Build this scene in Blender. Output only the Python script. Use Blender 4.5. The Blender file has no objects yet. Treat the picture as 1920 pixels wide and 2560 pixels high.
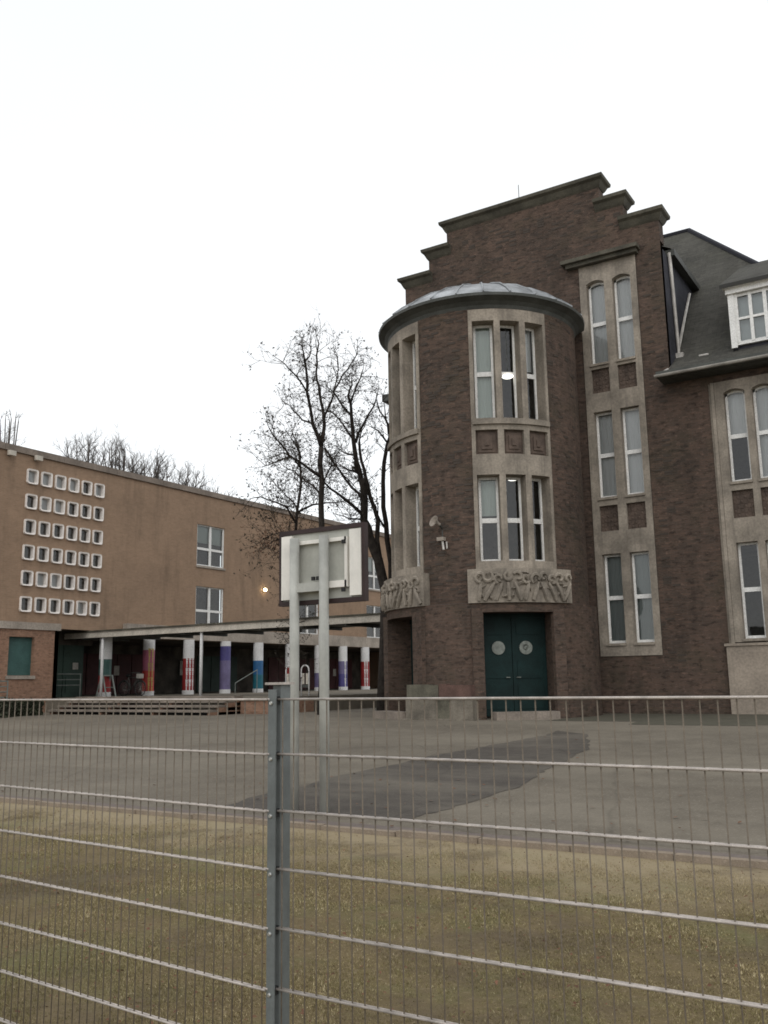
import bpy, math, random
from mathutils import Vector, Matrix
R = math.radians
random.seed(11)
sc = bpy.context.scene
col = sc.collection

# ------------------------------------------------------------------ camera, sky, sun, exposure
cam = bpy.data.cameras.new('camera')
camo = bpy.data.objects.new('camera', cam)
col.objects.link(camo)
camo.matrix_world = Matrix.Translation((0, 0, 1.66)) @ Matrix.Rotation(R(32), 4, 'Z') @ Matrix.Rotation(R(90 + 10.45), 4, 'X') @ Matrix.Rotation(R(-0.9), 4, 'Z')
cam.sensor_fit = 'VERTICAL'
cam.sensor_height = 32.0
cam.lens = 28.75
cam.clip_start = 0.05
cam.clip_end = 2000
sc.camera = camo

SUN_EL, SUN_AZ = R(42), R(150)          # azimuth measured so that the light comes from behind the camera, from its left
w = bpy.data.worlds.new('World')
sc.world = w
w.use_nodes = True
nt = w.node_tree
nt.nodes.clear()
out = nt.nodes.new('ShaderNodeOutputWorld')
sky = nt.nodes.new('ShaderNodeTexSky')
sky.sky_type = 'NISHITA'
sky.sun_disc = False
sky.sun_elevation = SUN_EL
sky.sun_rotation = SUN_AZ
bg1 = nt.nodes.new('ShaderNodeBackground')
bg1.inputs[1].default_value = 0.05
hs = nt.nodes.new('ShaderNodeHueSaturation')
hs.inputs['Saturation'].default_value = 0.25
bg2 = nt.nodes.new('ShaderNodeBackground')       # the closed, even cloud layer under that sky
tc = nt.nodes.new('ShaderNodeTexCoord')
nz = nt.nodes.new('ShaderNodeTexNoise')
nz.inputs['Scale'].default_value = 1.6
nz.inputs['Detail'].default_value = 4
cr = nt.nodes.new('ShaderNodeValToRGB')
cr.color_ramp.elements[0].position = .3
cr.color_ramp.elements[0].color = (.93, .955, .965, 1)
cr.color_ramp.elements[1].position = .7
cr.color_ramp.elements[1].color = (1.0, 1.01, 1.01, 1)
bg2.inputs[1].default_value = 0.915
add = nt.nodes.new('ShaderNodeAddShader')
L = nt.links.new
L(sky.outputs[0], hs.inputs['Color'])
L(hs.outputs[0], bg1.inputs[0])
L(tc.outputs['Generated'], nz.inputs['Vector'])
L(nz.outputs['Fac'], cr.inputs[0])
L(cr.outputs[0], bg2.inputs[0])
L(bg1.outputs[0], add.inputs[0])
L(bg2.outputs[0], add.inputs[1])
L(add.outputs[0], out.inputs[0])

sl = bpy.data.lights.new('sun', 'SUN')
sl.energy = 0.5
sl.angle = R(40)
sl.color = (1, .97, .92)
slo = bpy.data.objects.new('sun', sl)
col.objects.link(slo)
# light travels along local -Z; the sun stands at rotation SUN_AZ (clockwise from +Y)
sd = Vector((math.sin(SUN_AZ) * math.cos(SUN_EL), math.cos(SUN_AZ) * math.cos(SUN_EL), math.sin(SUN_EL)))
slo.rotation_euler = sd.to_track_quat('Z', 'Y').to_euler()

sc.view_settings.view_transform = 'Standard'
sc.view_settings.look = 'None'
sc.view_settings.exposure = 0.0
sc.view_settings.gamma = 1
sc.view_settings.use_curve_mapping = False
sc.render.engine = 'CYCLES'
sc.cycles.use_denoising = True
sc.cycles.max_bounces = 6
sc.cycles.transparent_max_bounces = 12
sc.cycles.filter_width = 1.7

# ------------------------------------------------------------------ materials
def nodes(name):
    m = bpy.data.materials.new(name)
    m.use_nodes = True
    n = m.node_tree
    b = n.nodes['Principled BSDF']
    return m, n, b, n.links.new

def mixc(n, fac, a, b, mode='MIX'):
    x = n.nodes.new('ShaderNodeMix')
    x.data_type = 'RGBA'
    x.blend_type = mode
    for sock, v in ((x.inputs[0], fac), (x.inputs[6], a), (x.inputs[7], b)):
        if hasattr(v, 'links') or hasattr(v, 'is_linked'):
            n.links.new(v, sock)
        elif isinstance(v, (int, float)):
            sock.default_value = v
        else:
            sock.default_value = (*v, 1)
    return x.outputs[2]

def noise(n, vec, scale, detail=5, rough=.55, lo=.35, hi=.65):
    t = n.nodes.new('ShaderNodeTexNoise')
    t.inputs['Scale'].default_value = scale
    t.inputs['Detail'].default_value = detail
    t.inputs['Roughness'].default_value = rough
    n.links.new(vec, t.inputs['Vector'])
    mr = n.nodes.new('ShaderNodeMapRange')
    mr.inputs[1].default_value = lo
    mr.inputs[2].default_value = hi
    n.links.new(t.outputs['Fac'], mr.inputs[0])
    return mr.outputs[0]

def scaled(n, vec, s):
    v = n.nodes.new('ShaderNodeMapping')
    v.inputs['Scale'].default_value = s
    n.links.new(vec, v.inputs['Vector'])
    return v.outputs[0]

def bump(n, b, h, strength, dist):
    bp = n.nodes.new('ShaderNodeBump')
    bp.inputs['Strength'].default_value = strength
    bp.inputs['Distance'].default_value = dist
    n.links.new(h, bp.inputs['Height'])
    n.links.new(bp.outputs[0], b.inputs['Normal'])

def plain(name, c, rough=.6, metal=0, var=.25, scale=3., streak=0, bs=0.15, spec=.4, fine=.25):
    """a worn surface: soft blotches and fine grain over one colour"""
    m, n, b, l = nodes(name)
    tcn = n.nodes.new('ShaderNodeTexCoord')
    v = tcn.outputs['Object']
    dark = tuple(x * (1 - var) for x in c)
    lite = tuple(min(1, x * (1 + var * .6)) for x in c)
    o = mixc(n, noise(n, v, scale), dark, lite)
    o = mixc(n, noise(n, v, scale * 14, 3), o, mixc(n, fine, o, (0, 0, 0)))
    if streak:
        o = mixc(n, noise(n, scaled(n, v, (3, 3, .22)), 2.2, 4, .6, .5, .75), o, mixc(n, streak, o, tuple(x * .35 for x in c)))
    l(o, b.inputs['Base Color'])
    b.inputs['Roughness'].default_value = rough
    b.inputs['Metallic'].default_value = metal
    b.inputs['Specular IOR Level'].default_value = spec
    if bs:
        bump(n, b, noise(n, v, scale * 25, 4), bs, .01)
    return m

def brick_mat(name, c1, c2, mortar, bw=.25, rh=.078, var=.4, bs=.5, moss=None, streak=0, grain=.45):
    m, n, b, l = nodes(name)
    uv = n.nodes.new('ShaderNodeUVMap').outputs[0]
    t = n.nodes.new('ShaderNodeTexBrick')
    t.inputs['Scale'].default_value = 1
    t.inputs['Brick Width'].default_value = bw
    t.inputs['Row Height'].default_value = rh
    t.inputs['Mortar Size'].default_value = .006
    t.inputs['Mortar Smooth'].default_value = .3
    t.inputs['Bias'].default_value = 0
    t.inputs['Color1'].default_value = (*c1, 1)
    t.inputs['Color2'].default_value = (*c2, 1)
    t.inputs['Mortar'].default_value = (*mortar, 1)
    l(uv, t.inputs['Vector'])
    o = t.outputs['Color']
    big = noise(n, uv, .55, 5, .6)
    mid = noise(n, uv, 2.6, 5, .6)
    o = mixc(n, mid, o, mixc(n, var, o, tuple(x * .45 for x in c1)))
    o = mixc(n, big, o, mixc(n, var, o, tuple(min(1, x * 1.7) for x in c2)))
    # rough, uneven firing: darker and redder spots about the size of a brick end
    sp = scaled(n, uv, (1, 2.2, 1))
    o = mixc(n, noise(n, sp, 4.2, 3, .7, .50, .66), o, mixc(n, grain, o, tuple(x * .22 for x in c1)))
    o = mixc(n, noise(n, scaled(n, uv, (1.1, 2.0, 1)), 5.3, 3, .7, .56, .70), o, mixc(n, grain * .8, o, tuple(min(1, x * 2.0) for x in c2)))
    if moss:
        o = mixc(n, noise(n, uv, .8, 6, .6, .5, .75), o, mixc(n, .42, o, moss))
    if streak:
        o = mixc(n, noise(n, scaled(n, uv, (1.2, .16, 1)), 1.4, 5, .6, .52, .8), o, mixc(n, streak, o, (.03, .025, .02)))
    l(o, b.inputs['Base Color'])
    b.inputs['Roughness'].default_value = .85
    b.inputs['Specular IOR Level'].default_value = .25
    h = n.nodes.new('ShaderNodeMath')
    h.operation = 'MULTIPLY_ADD'
    l(t.outputs['Fac'], h.inputs[0])
    h.inputs[1].default_value = -1
    l(noise(n, uv, 40, 3), h.inputs[2])
    bump(n, b, h.outputs[0], bs, .008)
    return m

def flat(name, c):
    m, n, b, l = nodes(name)
    v = n.nodes.new('ShaderNodeTexCoord').outputs['Object']
    l(mixc(n, noise(n, v, .5, 2), tuple(x * .93 for x in c), c), b.inputs['Base Color'])
    b.inputs['Roughness'].default_value = .9
    return m

M = {}
M['brick'] = brick_mat('dark_clinker_brick', (.060, .046, .038), (.112, .074, .056), (.092, .081, .067), moss=(.066, .062, .038), streak=.5, grain=.62, bs=.8)
M['brick_pale'] = brick_mat('brown_facing_brick', (.268, .180, .120), (.298, .200, .134), (.28, .215, .16), var=.2, bs=.2, streak=.4, grain=.12)
M['brick_red'] = brick_mat('red_brick', (.24, .135, .09), (.28, .165, .11), (.25, .19, .15), var=.3)
M['slate'] = brick_mat('grey_slate', (.060, .058, .050), (.088, .084, .073), (.028, .028, .028), bw=.3, rh=.2, var=.3, bs=1.0, moss=(.085, .083, .062), streak=.3, grain=.35)
M['slate_dark'] = brick_mat('blue_black_slate', (.035, .036, .045), (.05, .05, .06), (.02, .02, .025), bw=.3, rh=.17, bs=.5, grain=.2)
M['single_brick'] = plain('burnt_single_brick', (.066, .051, .040), .8, var=.25, scale=1.3)
M['stone'] = plain('weathered_sandstone', (.315, .272, .222), .85, var=.34, scale=1.3, streak=.5)
M['stone_dull'] = plain('dull_mossy_stone', (.20, .175, .14), .9, var=.35, scale=2, streak=.3, bs=.3)
M['step'] = plain('worn_step_concrete', (.25, .21, .175), .9, var=.3, scale=1.5)
M['stone_pale'] = plain('pale_base_stone', (.34, .285, .23), .85, var=.2, scale=1.1, streak=.2)
M['stone_block'] = plain('mossy_stone_block', (.13, .12, .09), .9, var=.4, scale=2.5, streak=.3, bs=.4)
M['stone_red'] = plain('reddish_stone_block', (.14, .082, .066), .9, var=.35, scale=2.5, bs=.4)
M['coping'] = plain('dark_coping_stone', (.10, .092, .07), .85, var=.4, scale=1.5, streak=.5)
M['terracotta'] = plain('brown_relief_clay', (.115, .082, .064), .8, var=.4, scale=3)
M['white'] = plain('white_window_paint', (.88, .87, .84), .45, var=.08, scale=2, bs=0)
M['cream'] = plain('cream_concrete', (.90, .84, .79), .8, var=.08, scale=2)
M['edge'] = plain('dull_roof_edge', (.25, .205, .17), .85, var=.25, scale=1.2, streak=.3)
M['concrete'] = plain('grey_concrete', (.40, .345, .29), .85, var=.25, scale=1.2, streak=.3)
M['fascia'] = plain('dull_fascia_metal', (.62, .57, .49), .55, var=.2, scale=1.5, streak=.2)
M['zinc'] = plain('bright_zinc_sheet', (.40, .415, .43), .5, metal=.3, var=.4, scale=1.6, streak=.15)
M['lead'] = plain('dark_lead_edge', (.075, .078, .07), .6, var=.3, scale=2)
M['pipe'] = plain('pale_zinc_pipe', (.55, .52, .48), .5, metal=.2, var=.2, scale=4, bs=0)
M['door'] = plain('dark_green_door_paint', (.008, .026, .025), .6, var=.3, scale=2, bs=.1, spec=.2)
M['disc'] = plain('greyed_brass_disc', (.26, .28, .25), .5, metal=.1, var=.3, scale=8)
M['dark_inside'] = plain('unlit_interior_dark', (.10, .085, .07), .9, var=.7, scale=.9)  # dark blotchy colour stands in for the shade of unlit interiors
M['blind'] = flat('pale_grey_blind', (.78, .765, .76))
M['blind_green'] = flat('grey_green_curtain', (.60, .65, .60))
M['blind_reflected_dark'] = flat('grey_curtain_reflected_dark', (.36, .38, .37))  # darker curtain copy, stands in for dark reflections in the low panes
M['galv'] = plain('galvanised_wire', (.52, .465, .42), .5, metal=.25, var=.25, scale=20, bs=0)
M['wire'] = plain('weathered_wire', (.185, .152, .115), .65, metal=.15, var=.3, scale=12, bs=0)
M['post'] = plain('grey_green_post_paint', (.165, .180, .178), .5, metal=.2, var=.2, scale=6, fine=.1, bs=0)
M['bolt'] = plain('zinc_bolt', (.65, .65, .62), .3, metal=.8, var=.2, scale=9, bs=0)
M['pole'] = plain('grey_painted_steel_pole', (.41, .41, .375), .5, var=.25, scale=2, streak=.3, fine=.06, bs=0)
M['batten'] = plain('white_batten_paint', (.80, .77, .71), .6, var=.12, scale=2, streak=.25, fine=.05, bs=0)
M['board'] = plain('grey_backboard_back', (.42, .42, .375), .6, var=.2, scale=2, streak=.2, fine=.06, bs=0)
M['board_edge'] = plain('maroon_board_edge', (.035, .018, .017), .6, var=.3, scale=3)
M['rim'] = plain('rusty_rim', (.20, .06, .03), .6, var=.3, scale=6)
M['bark'] = plain('dark_bark', (.045, .036, .03), .95, var=.5, scale=7, bs=.6)
M['twig_pale'] = plain('grey_pollard_twigs', (.12, .105, .095), .95, var=.3, scale=3, bs=0)
M['twig'] = plain('dark_twigs', (.055, .045, .036), .95, var=.3, scale=3, bs=0)
M['seed'] = plain('dry_seed_clusters', (.05, .042, .03), .95, var=.4, scale=3, bs=0)
M['rustleaf'] = plain('rusty_dead_leaves', (.17, .085, .05), .95, var=.5, scale=3, bs=0)
M['hedge'] = plain('dark_hedge_leaves', (.05, .055, .032), .9, var=.5, scale=3, bs=0)
M['gutter_zinc'] = plain('dull_gutter_zinc', (.27, .25, .22), .6, var=.3, scale=2)
M['rail'] = plain('grey_green_rail_paint', (.19, .21, .19), .55, var=.2, scale=4, bs=0)
M['col_white'] = plain('white_column_paint', (.74, .73, .72), .6, var=.1, scale=2)
M['black'] = plain('black_rubber', (.02, .02, .02), .7, var=.2, scale=5, bs=0)
M['black_teal'] = plain('teal_window_board', (.05, .115, .105), .5, var=.2, scale=2)
M['recess_red'] = plain('dark_red_panel', (.10, .035, .035), .7, var=.3, scale=1)
M['recess_green'] = plain('dark_green_panel', (.03, .06, .045), .6, var=.3, scale=1)
M['paper'] = plain('pinned_paper', (.5, .47, .42), .9, var=.3, scale=4, bs=0)
for k, c in dict(red=(.50, .05, .04), dark_red=(.30, .025, .025), pink=(.48, .14, .22), lilac=(.17, .145, .27), violet=(.08, .07, .22), blue=(.03, .13, .30), teal=(.02, .15, .20), yellow=(.55, .42, .12)).items():
    M[k] = plain(k + '_column_paint', c, .55, var=.2, scale=2)

def emis(name, c, s):
    m, n, b, l = nodes(name)
    b.inputs['Base Color'].default_value = (*c, 1)
    b.inputs['Emission Color'].default_value = (*c, 1)
    b.inputs['Emission Strength'].default_value = s
    return m
M['lamp_white'] = emis('lit_ceiling_lamp', (1, .95, .86), 2.5)
M['lamp_warm'] = emis('lit_wall_lamp', (1, .82, .5), 14)

def glass_mat():
    m = bpy.data.materials.new('window_glass')
    m.use_nodes = True
    n = m.node_tree
    n.nodes.clear()
    o = n.nodes.new('ShaderNodeOutputMaterial')
    tr = n.nodes.new('ShaderNodeBsdfTransparent')
    tr.inputs[0].default_value = (.86, .89, .89, 1)
    gl = n.nodes.new('ShaderNodeBsdfGlossy')
    gl.inputs['Roughness'].default_value = .03
    fr = n.nodes.new('ShaderNodeFresnel')
    fr.inputs['IOR'].default_value = 1.7
    tcn = n.nodes.new('ShaderNodeTexCoord')
    t = n.nodes.new('ShaderNodeTexNoise')
    t.inputs['Scale'].default_value = 1.3
    n.links.new(tcn.outputs['Object'], t.inputs['Vector'])
    bp = n.nodes.new('ShaderNodeBump')
    bp.inputs['Strength'].default_value = .05
    bp.inputs['Distance'].default_value = .05
    n.links.new(t.outputs['Fac'], bp.inputs['Height'])
    n.links.new(bp.outputs[0], gl.inputs['Normal'])
    mx = n.nodes.new('ShaderNodeMixShader')
    n.links.new(fr.outputs[0], mx.inputs[0])
    n.links.new(tr.outputs[0], mx.inputs[1])
    n.links.new(gl.outputs[0], mx.inputs[2])
    n.links.new(mx.outputs[0], o.inputs[0])
    return m
M['glass'] = glass_mat()

def ground_mat(name, c1, c2, speck, sc1=.35, sc2=30, bs=.3, rough=.9, patch=None):
    m, n, b, l = nodes(name)
    v = n.nodes.new('ShaderNodeTexCoord').outputs['Object']
    o = mixc(n, noise(n, v, sc1, 6, .6), c1, c2)
    o = mixc(n, noise(n, v, sc1 * 7, 5, .6), o, mixc(n, .35, o, tuple(x * .5 for x in c1)))
    if patch:
        o = mixc(n, noise(n, v, sc1 * 1.7, 6, .65, .48, .62), o, patch)
    o = mixc(n, noise(n, v, sc2, 3, .7, .55, .75), o, speck)
    o = mixc(n, noise(n, v, sc2 * 3, 2, .7, .3, .7), o, mixc(n, .3, o, (0, 0, 0)))
    l(o, b.inputs['Base Color'])
    b.inputs['Roughness'].default_value = rough
    b.inputs['Specular IOR Level'].default_value = .25
    bump(n, b, noise(n, v, sc2 * 1.5, 5, .7, .2, .8), bs, .01)
    return m
def crack(m, scale, width, depth):
    n = m.node_tree
    b = n.nodes['Principled BSDF']
    src = b.inputs['Base Color'].links[0].from_socket
    v = n.nodes.new('ShaderNodeTexCoord').outputs['Object']
    t = n.nodes.new('ShaderNodeTexNoise')
    t.inputs['Scale'].default_value = 1.1
    t.inputs['Detail'].default_value = 6
    n.links.new(v, t.inputs['Vector'])
    ad = mixc(n, .22, v, t.outputs['Color'])
    vo = n.nodes.new('ShaderNodeTexVoronoi')
    vo.feature = 'DISTANCE_TO_EDGE'
    vo.inputs['Scale'].default_value = scale
    n.links.new(ad, vo.inputs['Vector'])
    mr = n.nodes.new('ShaderNodeMapRange')
    mr.inputs[1].default_value = 0
    mr.inputs[2].default_value = width
    mr.inputs[3].default_value = depth
    mr.inputs[4].default_value = 0
    n.links.new(vo.outputs['Distance'], mr.inputs[0])
    o = mixc(n, mr.outputs[0], src, (.03, .026, .022))
    st = noise(n, v, .9, 6, .65, .52, .70)
    o = mixc(n, st, o, mixc(n, .28, o, (.05, .043, .036)))
    st2 = noise(n, scaled(n, v, (.5, 1.4, 1)), .33, 5, .6, .45, .62)
    o = mixc(n, st2, o, mixc(n, .30, o, (.27, .24, .19)))
    n.links.new(o, b.inputs['Base Color'])
    return m
M['asphalt'] = crack(ground_mat('worn_brown_asphalt', (.168, .144, .112), (.205, .178, .140), (.30, .265, .215)), .21, .006, .28)
M['asphalt_dark'] = crack(ground_mat('newer_dark_asphalt', (.088, .077, .066), (.108, .093, .079), (.15, .135, .12), sc1=.8), .3, .005, .4)
M['verge'] = ground_mat('mossy_paving', (.10, .095, .07), (.13, .12, .09), (.17, .15, .12), sc1=.9)
M['lawn'] = ground_mat('winter_turf_soil', (.165, .122, .060), (.215, .163, .085), (.32, .25, .15), sc1=.5, sc2=24, bs=.8, patch=(.155, .140, .06))
M['kerb'] = ground_mat('kerb_concrete', (.30, .24, .18), (.36, .29, .22), (.4, .33, .26), sc1=1)
M['gutter'] = ground_mat('gutter_paving', (.175, .143, .128), (.205, .17, .15), (.2, .18, .16), sc1=1.2)

def lawn_zone(n, v, o, k):
    """dry pale turf along the kerb, brown earth in patches nearer the fence"""
    sx = n.nodes.new('ShaderNodeSeparateXYZ')
    n.links.new(v, sx.inputs[0])
    t = n.nodes.new('ShaderNodeTexNoise')
    t.inputs['Scale'].default_value = .9
    t.inputs['Detail'].default_value = 6
    n.links.new(v, t.inputs['Vector'])
    md = n.nodes.new('ShaderNodeMath')
    md.operation = 'MULTIPLY_ADD'
    n.links.new(t.outputs['Fac'], md.inputs[0])
    md.inputs[1].default_value = 3.2
    n.links.new(sx.outputs['Y'], md.inputs[2])
    mr = n.nodes.new('ShaderNodeMapRange')
    mr.inputs[1].default_value = 8.6
    mr.inputs[2].default_value = 10.0
    n.links.new(md.outputs[0], mr.inputs[0])
    o = mixc(n, mr.outputs[0], o, mixc(n, k * .8, o, (.35, .285, .185)))
    e = noise(n, v, .62, 7, .7, .50, .62)
    return mixc(n, e, o, mixc(n, k * .75, o, (.105, .078, .052)))

def grass_mat():
    m, n, b, l = nodes('winter_grass_blades')
    v = n.nodes.new('ShaderNodeTexCoord').outputs['Object']
    at = n.nodes.new('ShaderNodeAttribute')
    at.attribute_name = 'tone'
    rp = n.nodes.new('ShaderNodeValToRGB')
    e = rp.color_ramp.elements
    e[0].position = 0
    e[0].color = (.07, .048, .028, 1)
    e[1].position = 1
    e[1].color = (.62, .53, .34, 1)
    for p, c in ((.3, (.20, .165, .075, 1)), (.6, (.31, .25, .13, 1)), (.85, (.44, .36, .21, 1))):
        x = e.new(p)
        x.color = c
    l(at.outputs['Fac'], rp.inputs[0])
    o = mixc(n, noise(n, v, .55, 5, .6, .4, .62), rp.outputs[0], mixc(n, .40, rp.outputs[0], (.155, .150, .055)))
    o = lawn_zone(n, v, o, .75)
    l(o, b.inputs['Base Color'])
    b.inputs['Roughness'].default_value = .8
    b.inputs['Specular IOR Level'].default_value = .2
    return m
_m = M['lawn']
_b = _m.node_tree.nodes['Principled BSDF']
_m.node_tree.links.new(lawn_zone(_m.node_tree, _m.node_tree.nodes.new('ShaderNodeTexCoord').outputs['Object'], _b.inputs['Base Color'].links[0].from_socket, .9), _b.inputs['Base Color'])
M['grass'] = grass_mat()

# ------------------------------------------------------------------ building helpers
ORG = {}
def setp(o, label=None, cat=None, group=None, kind=None):
    for k, v in (('label', label), ('category', cat), ('group', group), ('kind', kind)):
        if v:
            o[k] = v
    return o

def thing(name, loc, label, cat, group=None):
    o = bpy.data.objects.new(name, None)
    col.objects.link(o)
    o.location = loc
    o.empty_display_size = .3
    ORG[o] = Vector(loc)
    return setp(o, label, cat, group)

class MB:
    """collects faces; build() links them as ONE mesh object. uv = metres along the wall."""
    def __init__(s):
        s.v, s.f, s.uv, s.mi = [], [], [], []
    def face(s, pts, uvs=None, mi=0):
        i = len(s.v)
        s.v += [tuple(p) for p in pts]
        s.f.append(tuple(range(i, i + len(pts))))
        s.uv += uvs if uvs else [(0, 0)] * len(pts)
        s.mi.append(mi)
    def box(s, mp, a0, a1, z0, z1, d0, d1, step=None, mi=0):
        """box in wall coordinates: a along, z up, d outward"""
        n = max(1, math.ceil((a1 - a0) / step)) if step else 1
        for k in range(n):
            p, q = a0 + (a1 - a0) * k / n, a0 + (a1 - a0) * (k + 1) / n
            s.face([mp(p, z0, d1), mp(q, z0, d1), mp(q, z1, d1), mp(p, z1, d1)], [(p, z0), (q, z0), (q, z1), (p, z1)], mi)
            s.face([mp(q, z0, d0), mp(p, z0, d0), mp(p, z1, d0), mp(q, z1, d0)], [(q, z0), (p, z0), (p, z1), (q, z1)], mi)
            s.face([mp(p, z1, d1), mp(q, z1, d1), mp(q, z1, d0), mp(p, z1, d0)], [(p, d1), (q, d1), (q, d0), (p, d0)], mi)
            s.face([mp(p, z0, d0), mp(q, z0, d0), mp(q, z0, d1), mp(p, z0, d1)], [(p, d0), (q, d0), (q, d1), (p, d1)], mi)
        for a, fl in ((a0, 1), (a1, 0)):
            P = [mp(a, z0, d0), mp(a, z0, d1), mp(a, z1, d1), mp(a, z1, d0)]
            U = [(d0, z0), (d1, z0), (d1, z1), (d0, z1)]
            s.face(P if fl else P[::-1], U if fl else U[::-1], mi)
        return s
    def wbox(s, x0, x1, y0, y1, z0, z1, mi=0):
        return s.box(lambda a, z, d: (a, -d, z), x0, x1, z0, z1, -y1, -y0, None, mi)
    def panel(s, mp, a0, a1, z0, z1, holes, depth, step=None, voids=(), d=0, mi=0):
        A = {a0, a1}
        Z = {z0, z1}
        for h in list(holes) + list(voids):
            A |= {max(a0, h[0]), min(a1, h[1])}
            Z |= {max(z0, h[2]), min(z1, h[3])}
        A, Z = sorted(A), sorted(Z)
        if step:
            B = []
            for p, q in zip(A, A[1:]):
                n = max(1, math.ceil((q - p) / step))
                B += [p + (q - p) * k / n for k in range(n)]
            A = B + [A[-1]]
        for p, q in zip(A, A[1:]):
            for r, t in zip(Z, Z[1:]):
                ca, cz = (p + q) / 2, (r + t) / 2
                if any(h[0] < ca < h[1] and h[2] < cz < h[3] for h in list(holes) + list(voids)):
                    continue
                s.face([mp(p, r, d), mp(q, r, d), mp(q, t, d), mp(p, t, d)], [(p, r), (q, r), (q, t), (p, t)], mi)
        e = d - depth
        for h in holes:
            for a, fl in ((h[0], 0), (h[1], 1)):
                P = [mp(a, h[2], e), mp(a, h[2], d), mp(a, h[3], d), mp(a, h[3], e)]
                U = [(a - depth, h[2]), (a, h[2]), (a, h[3]), (a - depth, h[3])]
                s.face(P if fl else P[::-1], U if fl else U[::-1], mi)
            n = max(1, math.ceil((h[1] - h[0]) / step)) if step else 1
            for k in range(n):
                p, q = h[0] + (h[1] - h[0]) * k / n, h[0] + (h[1] - h[0]) * (k + 1) / n
                s.face([mp(p, h[2], d), mp(q, h[2], d), mp(q, h[2], e), mp(p, h[2], e)], [(p, h[2]), (q, h[2]), (q, h[2] - depth), (p, h[2] - depth)], mi)
                s.face([mp(p, h[3], e), mp(q, h[3], e), mp(q, h[3], d), mp(p, h[3], d)], [(p, h[3] + depth), (q, h[3] + depth), (q, h[3]), (p, h[3])], mi)
        return s
    def tube(s, pts, radii, sides=6, cap=True, mi=0):
        pts = [Vector(p) for p in pts]
        if not hasattr(radii, '__len__'):
            radii = [radii] * len(pts)
        base = len(s.v)
        prev = None
        for i, p in enumerate(pts):
            t = (pts[min(i + 1, len(pts) - 1)] - pts[max(i - 1, 0)])
            t = t.normalized() if t.length > 1e-9 else Vector((0, 0, 1))
            if prev is None:
                u = t.orthogonal().normalized()
            else:
                u = prev - t * prev.dot(t)
                u = u.normalized() if u.length > 1e-6 else t.orthogonal().normalized()
            prev = u
            w_ = t.cross(u)
            for k in range(sides):
                a = 2 * math.pi * k / sides
                s.v.append(tuple(p + (u * math.cos(a) + w_ * math.sin(a)) * radii[i]))
        for i in range(len(pts) - 1):
            for k in range(sides):
                a, b2 = base + i * sides + k, base + i * sides + (k + 1) % sides
                s.f.append((a, b2, b2 + sides, a + sides))
                s.uv += [(0, 0)] * 4
                s.mi.append(mi)
        if cap:
            s.f.append(tuple(base + k for k in range(sides))[::-1])
            s.f.append(tuple(base + (len(pts) - 1) * sides + k for k in range(sides)))
            s.uv += [(0, 0)] * (2 * sides)
            s.mi += [mi, mi]
        return s
    def lathe(s, c, prof, sides=20, mi=0):
        """profile (r, z) turned about the vertical through c"""
        for (r0, z0), (r1, z1) in zip(prof, prof[1:]):
            for k in range(sides):
                a, b2 = 2 * math.pi * k / sides, 2 * math.pi * (k + 1) / sides
                P = [(c[0] + r0 * math.cos(a), c[1] + r0 * math.sin(a), z0), (c[0] + r0 * math.cos(b2), c[1] + r0 * math.sin(b2), z0),
                     (c[0] + r1 * math.cos(b2), c[1] + r1 * math.sin(b2), z1), (c[0] + r1 * math.cos(a), c[1] + r1 * math.sin(a), z1)]
                if r0 < 1e-6:
                    P = P[1:]
                elif r1 < 1e-6:
                    P = P[:3]
                s.face(P, None, mi)
        return s
    def mesh(s, name, mats, org=Vector((0, 0, 0)), smooth=False, bevel=0):
        me = bpy.data.meshes.new(name)
        o = Vector(org)
        me.from_pydata([tuple(Vector(v) - o) for v in s.v], [], s.f)
        uvl = me.uv_layers.new(name='UVMap')
        flat = [c for u in s.uv for c in u]
        uvl.data.foreach_set('uv', flat)
        me.polygons.foreach_set('material_index', s.mi)
        if smooth:
            me.polygons.foreach_set('use_smooth', [True] * len(s.f))
        for m in (mats if isinstance(mats, (list, tuple)) else [mats]):
            me.materials.append(m)
        return me
    def build(s, name, mats, parent=None, smooth=False, bevel=0, label=None, cat=None, group=None, kind=None, org=None):
        wo = ORG[parent] if parent is not None else Vector(org or (0, 0, 0))
        me = s.mesh(name, mats, wo, smooth)
        o = bpy.data.objects.new(name, me)
        col.objects.link(o)
        if parent is not None:
            o.parent = parent
        else:
            o.location = wo
        ORG[o] = wo
        if bevel:
            md = o.modifiers.new('worn_edges', 'BEVEL')
            md.width = bevel
            md.segments = 2
            md.limit_method = 'ANGLE'
        return setp(o, label, cat, group, kind)

def place(name, mesh, parent, loc, rot=None, label=None):
    """another instance of a shared mesh as a child of parent, at a world position"""
    o = bpy.data.objects.new(name, mesh)
    col.objects.link(o)
    o.parent = parent
    o.location = Vector(loc) - ORG[parent]
    if rot:
        o.rotation_euler = rot
    ORG[o] = Vector(loc)
    if label:
        o['label'] = label
    return o

def front(vy):
    return lambda a, z, d: (a, vy - d, z)                 # wall facing the camera (towards -y)
def side(ux):
    return lambda a, z, d: (ux + d, a, z)                 # wall facing +x, a runs along y
def cyl(c, r):
    return lambda a, z, d: (c[0] + (r + d) * math.sin(a / r), c[1] - (r + d) * math.cos(a / r), z)

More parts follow.
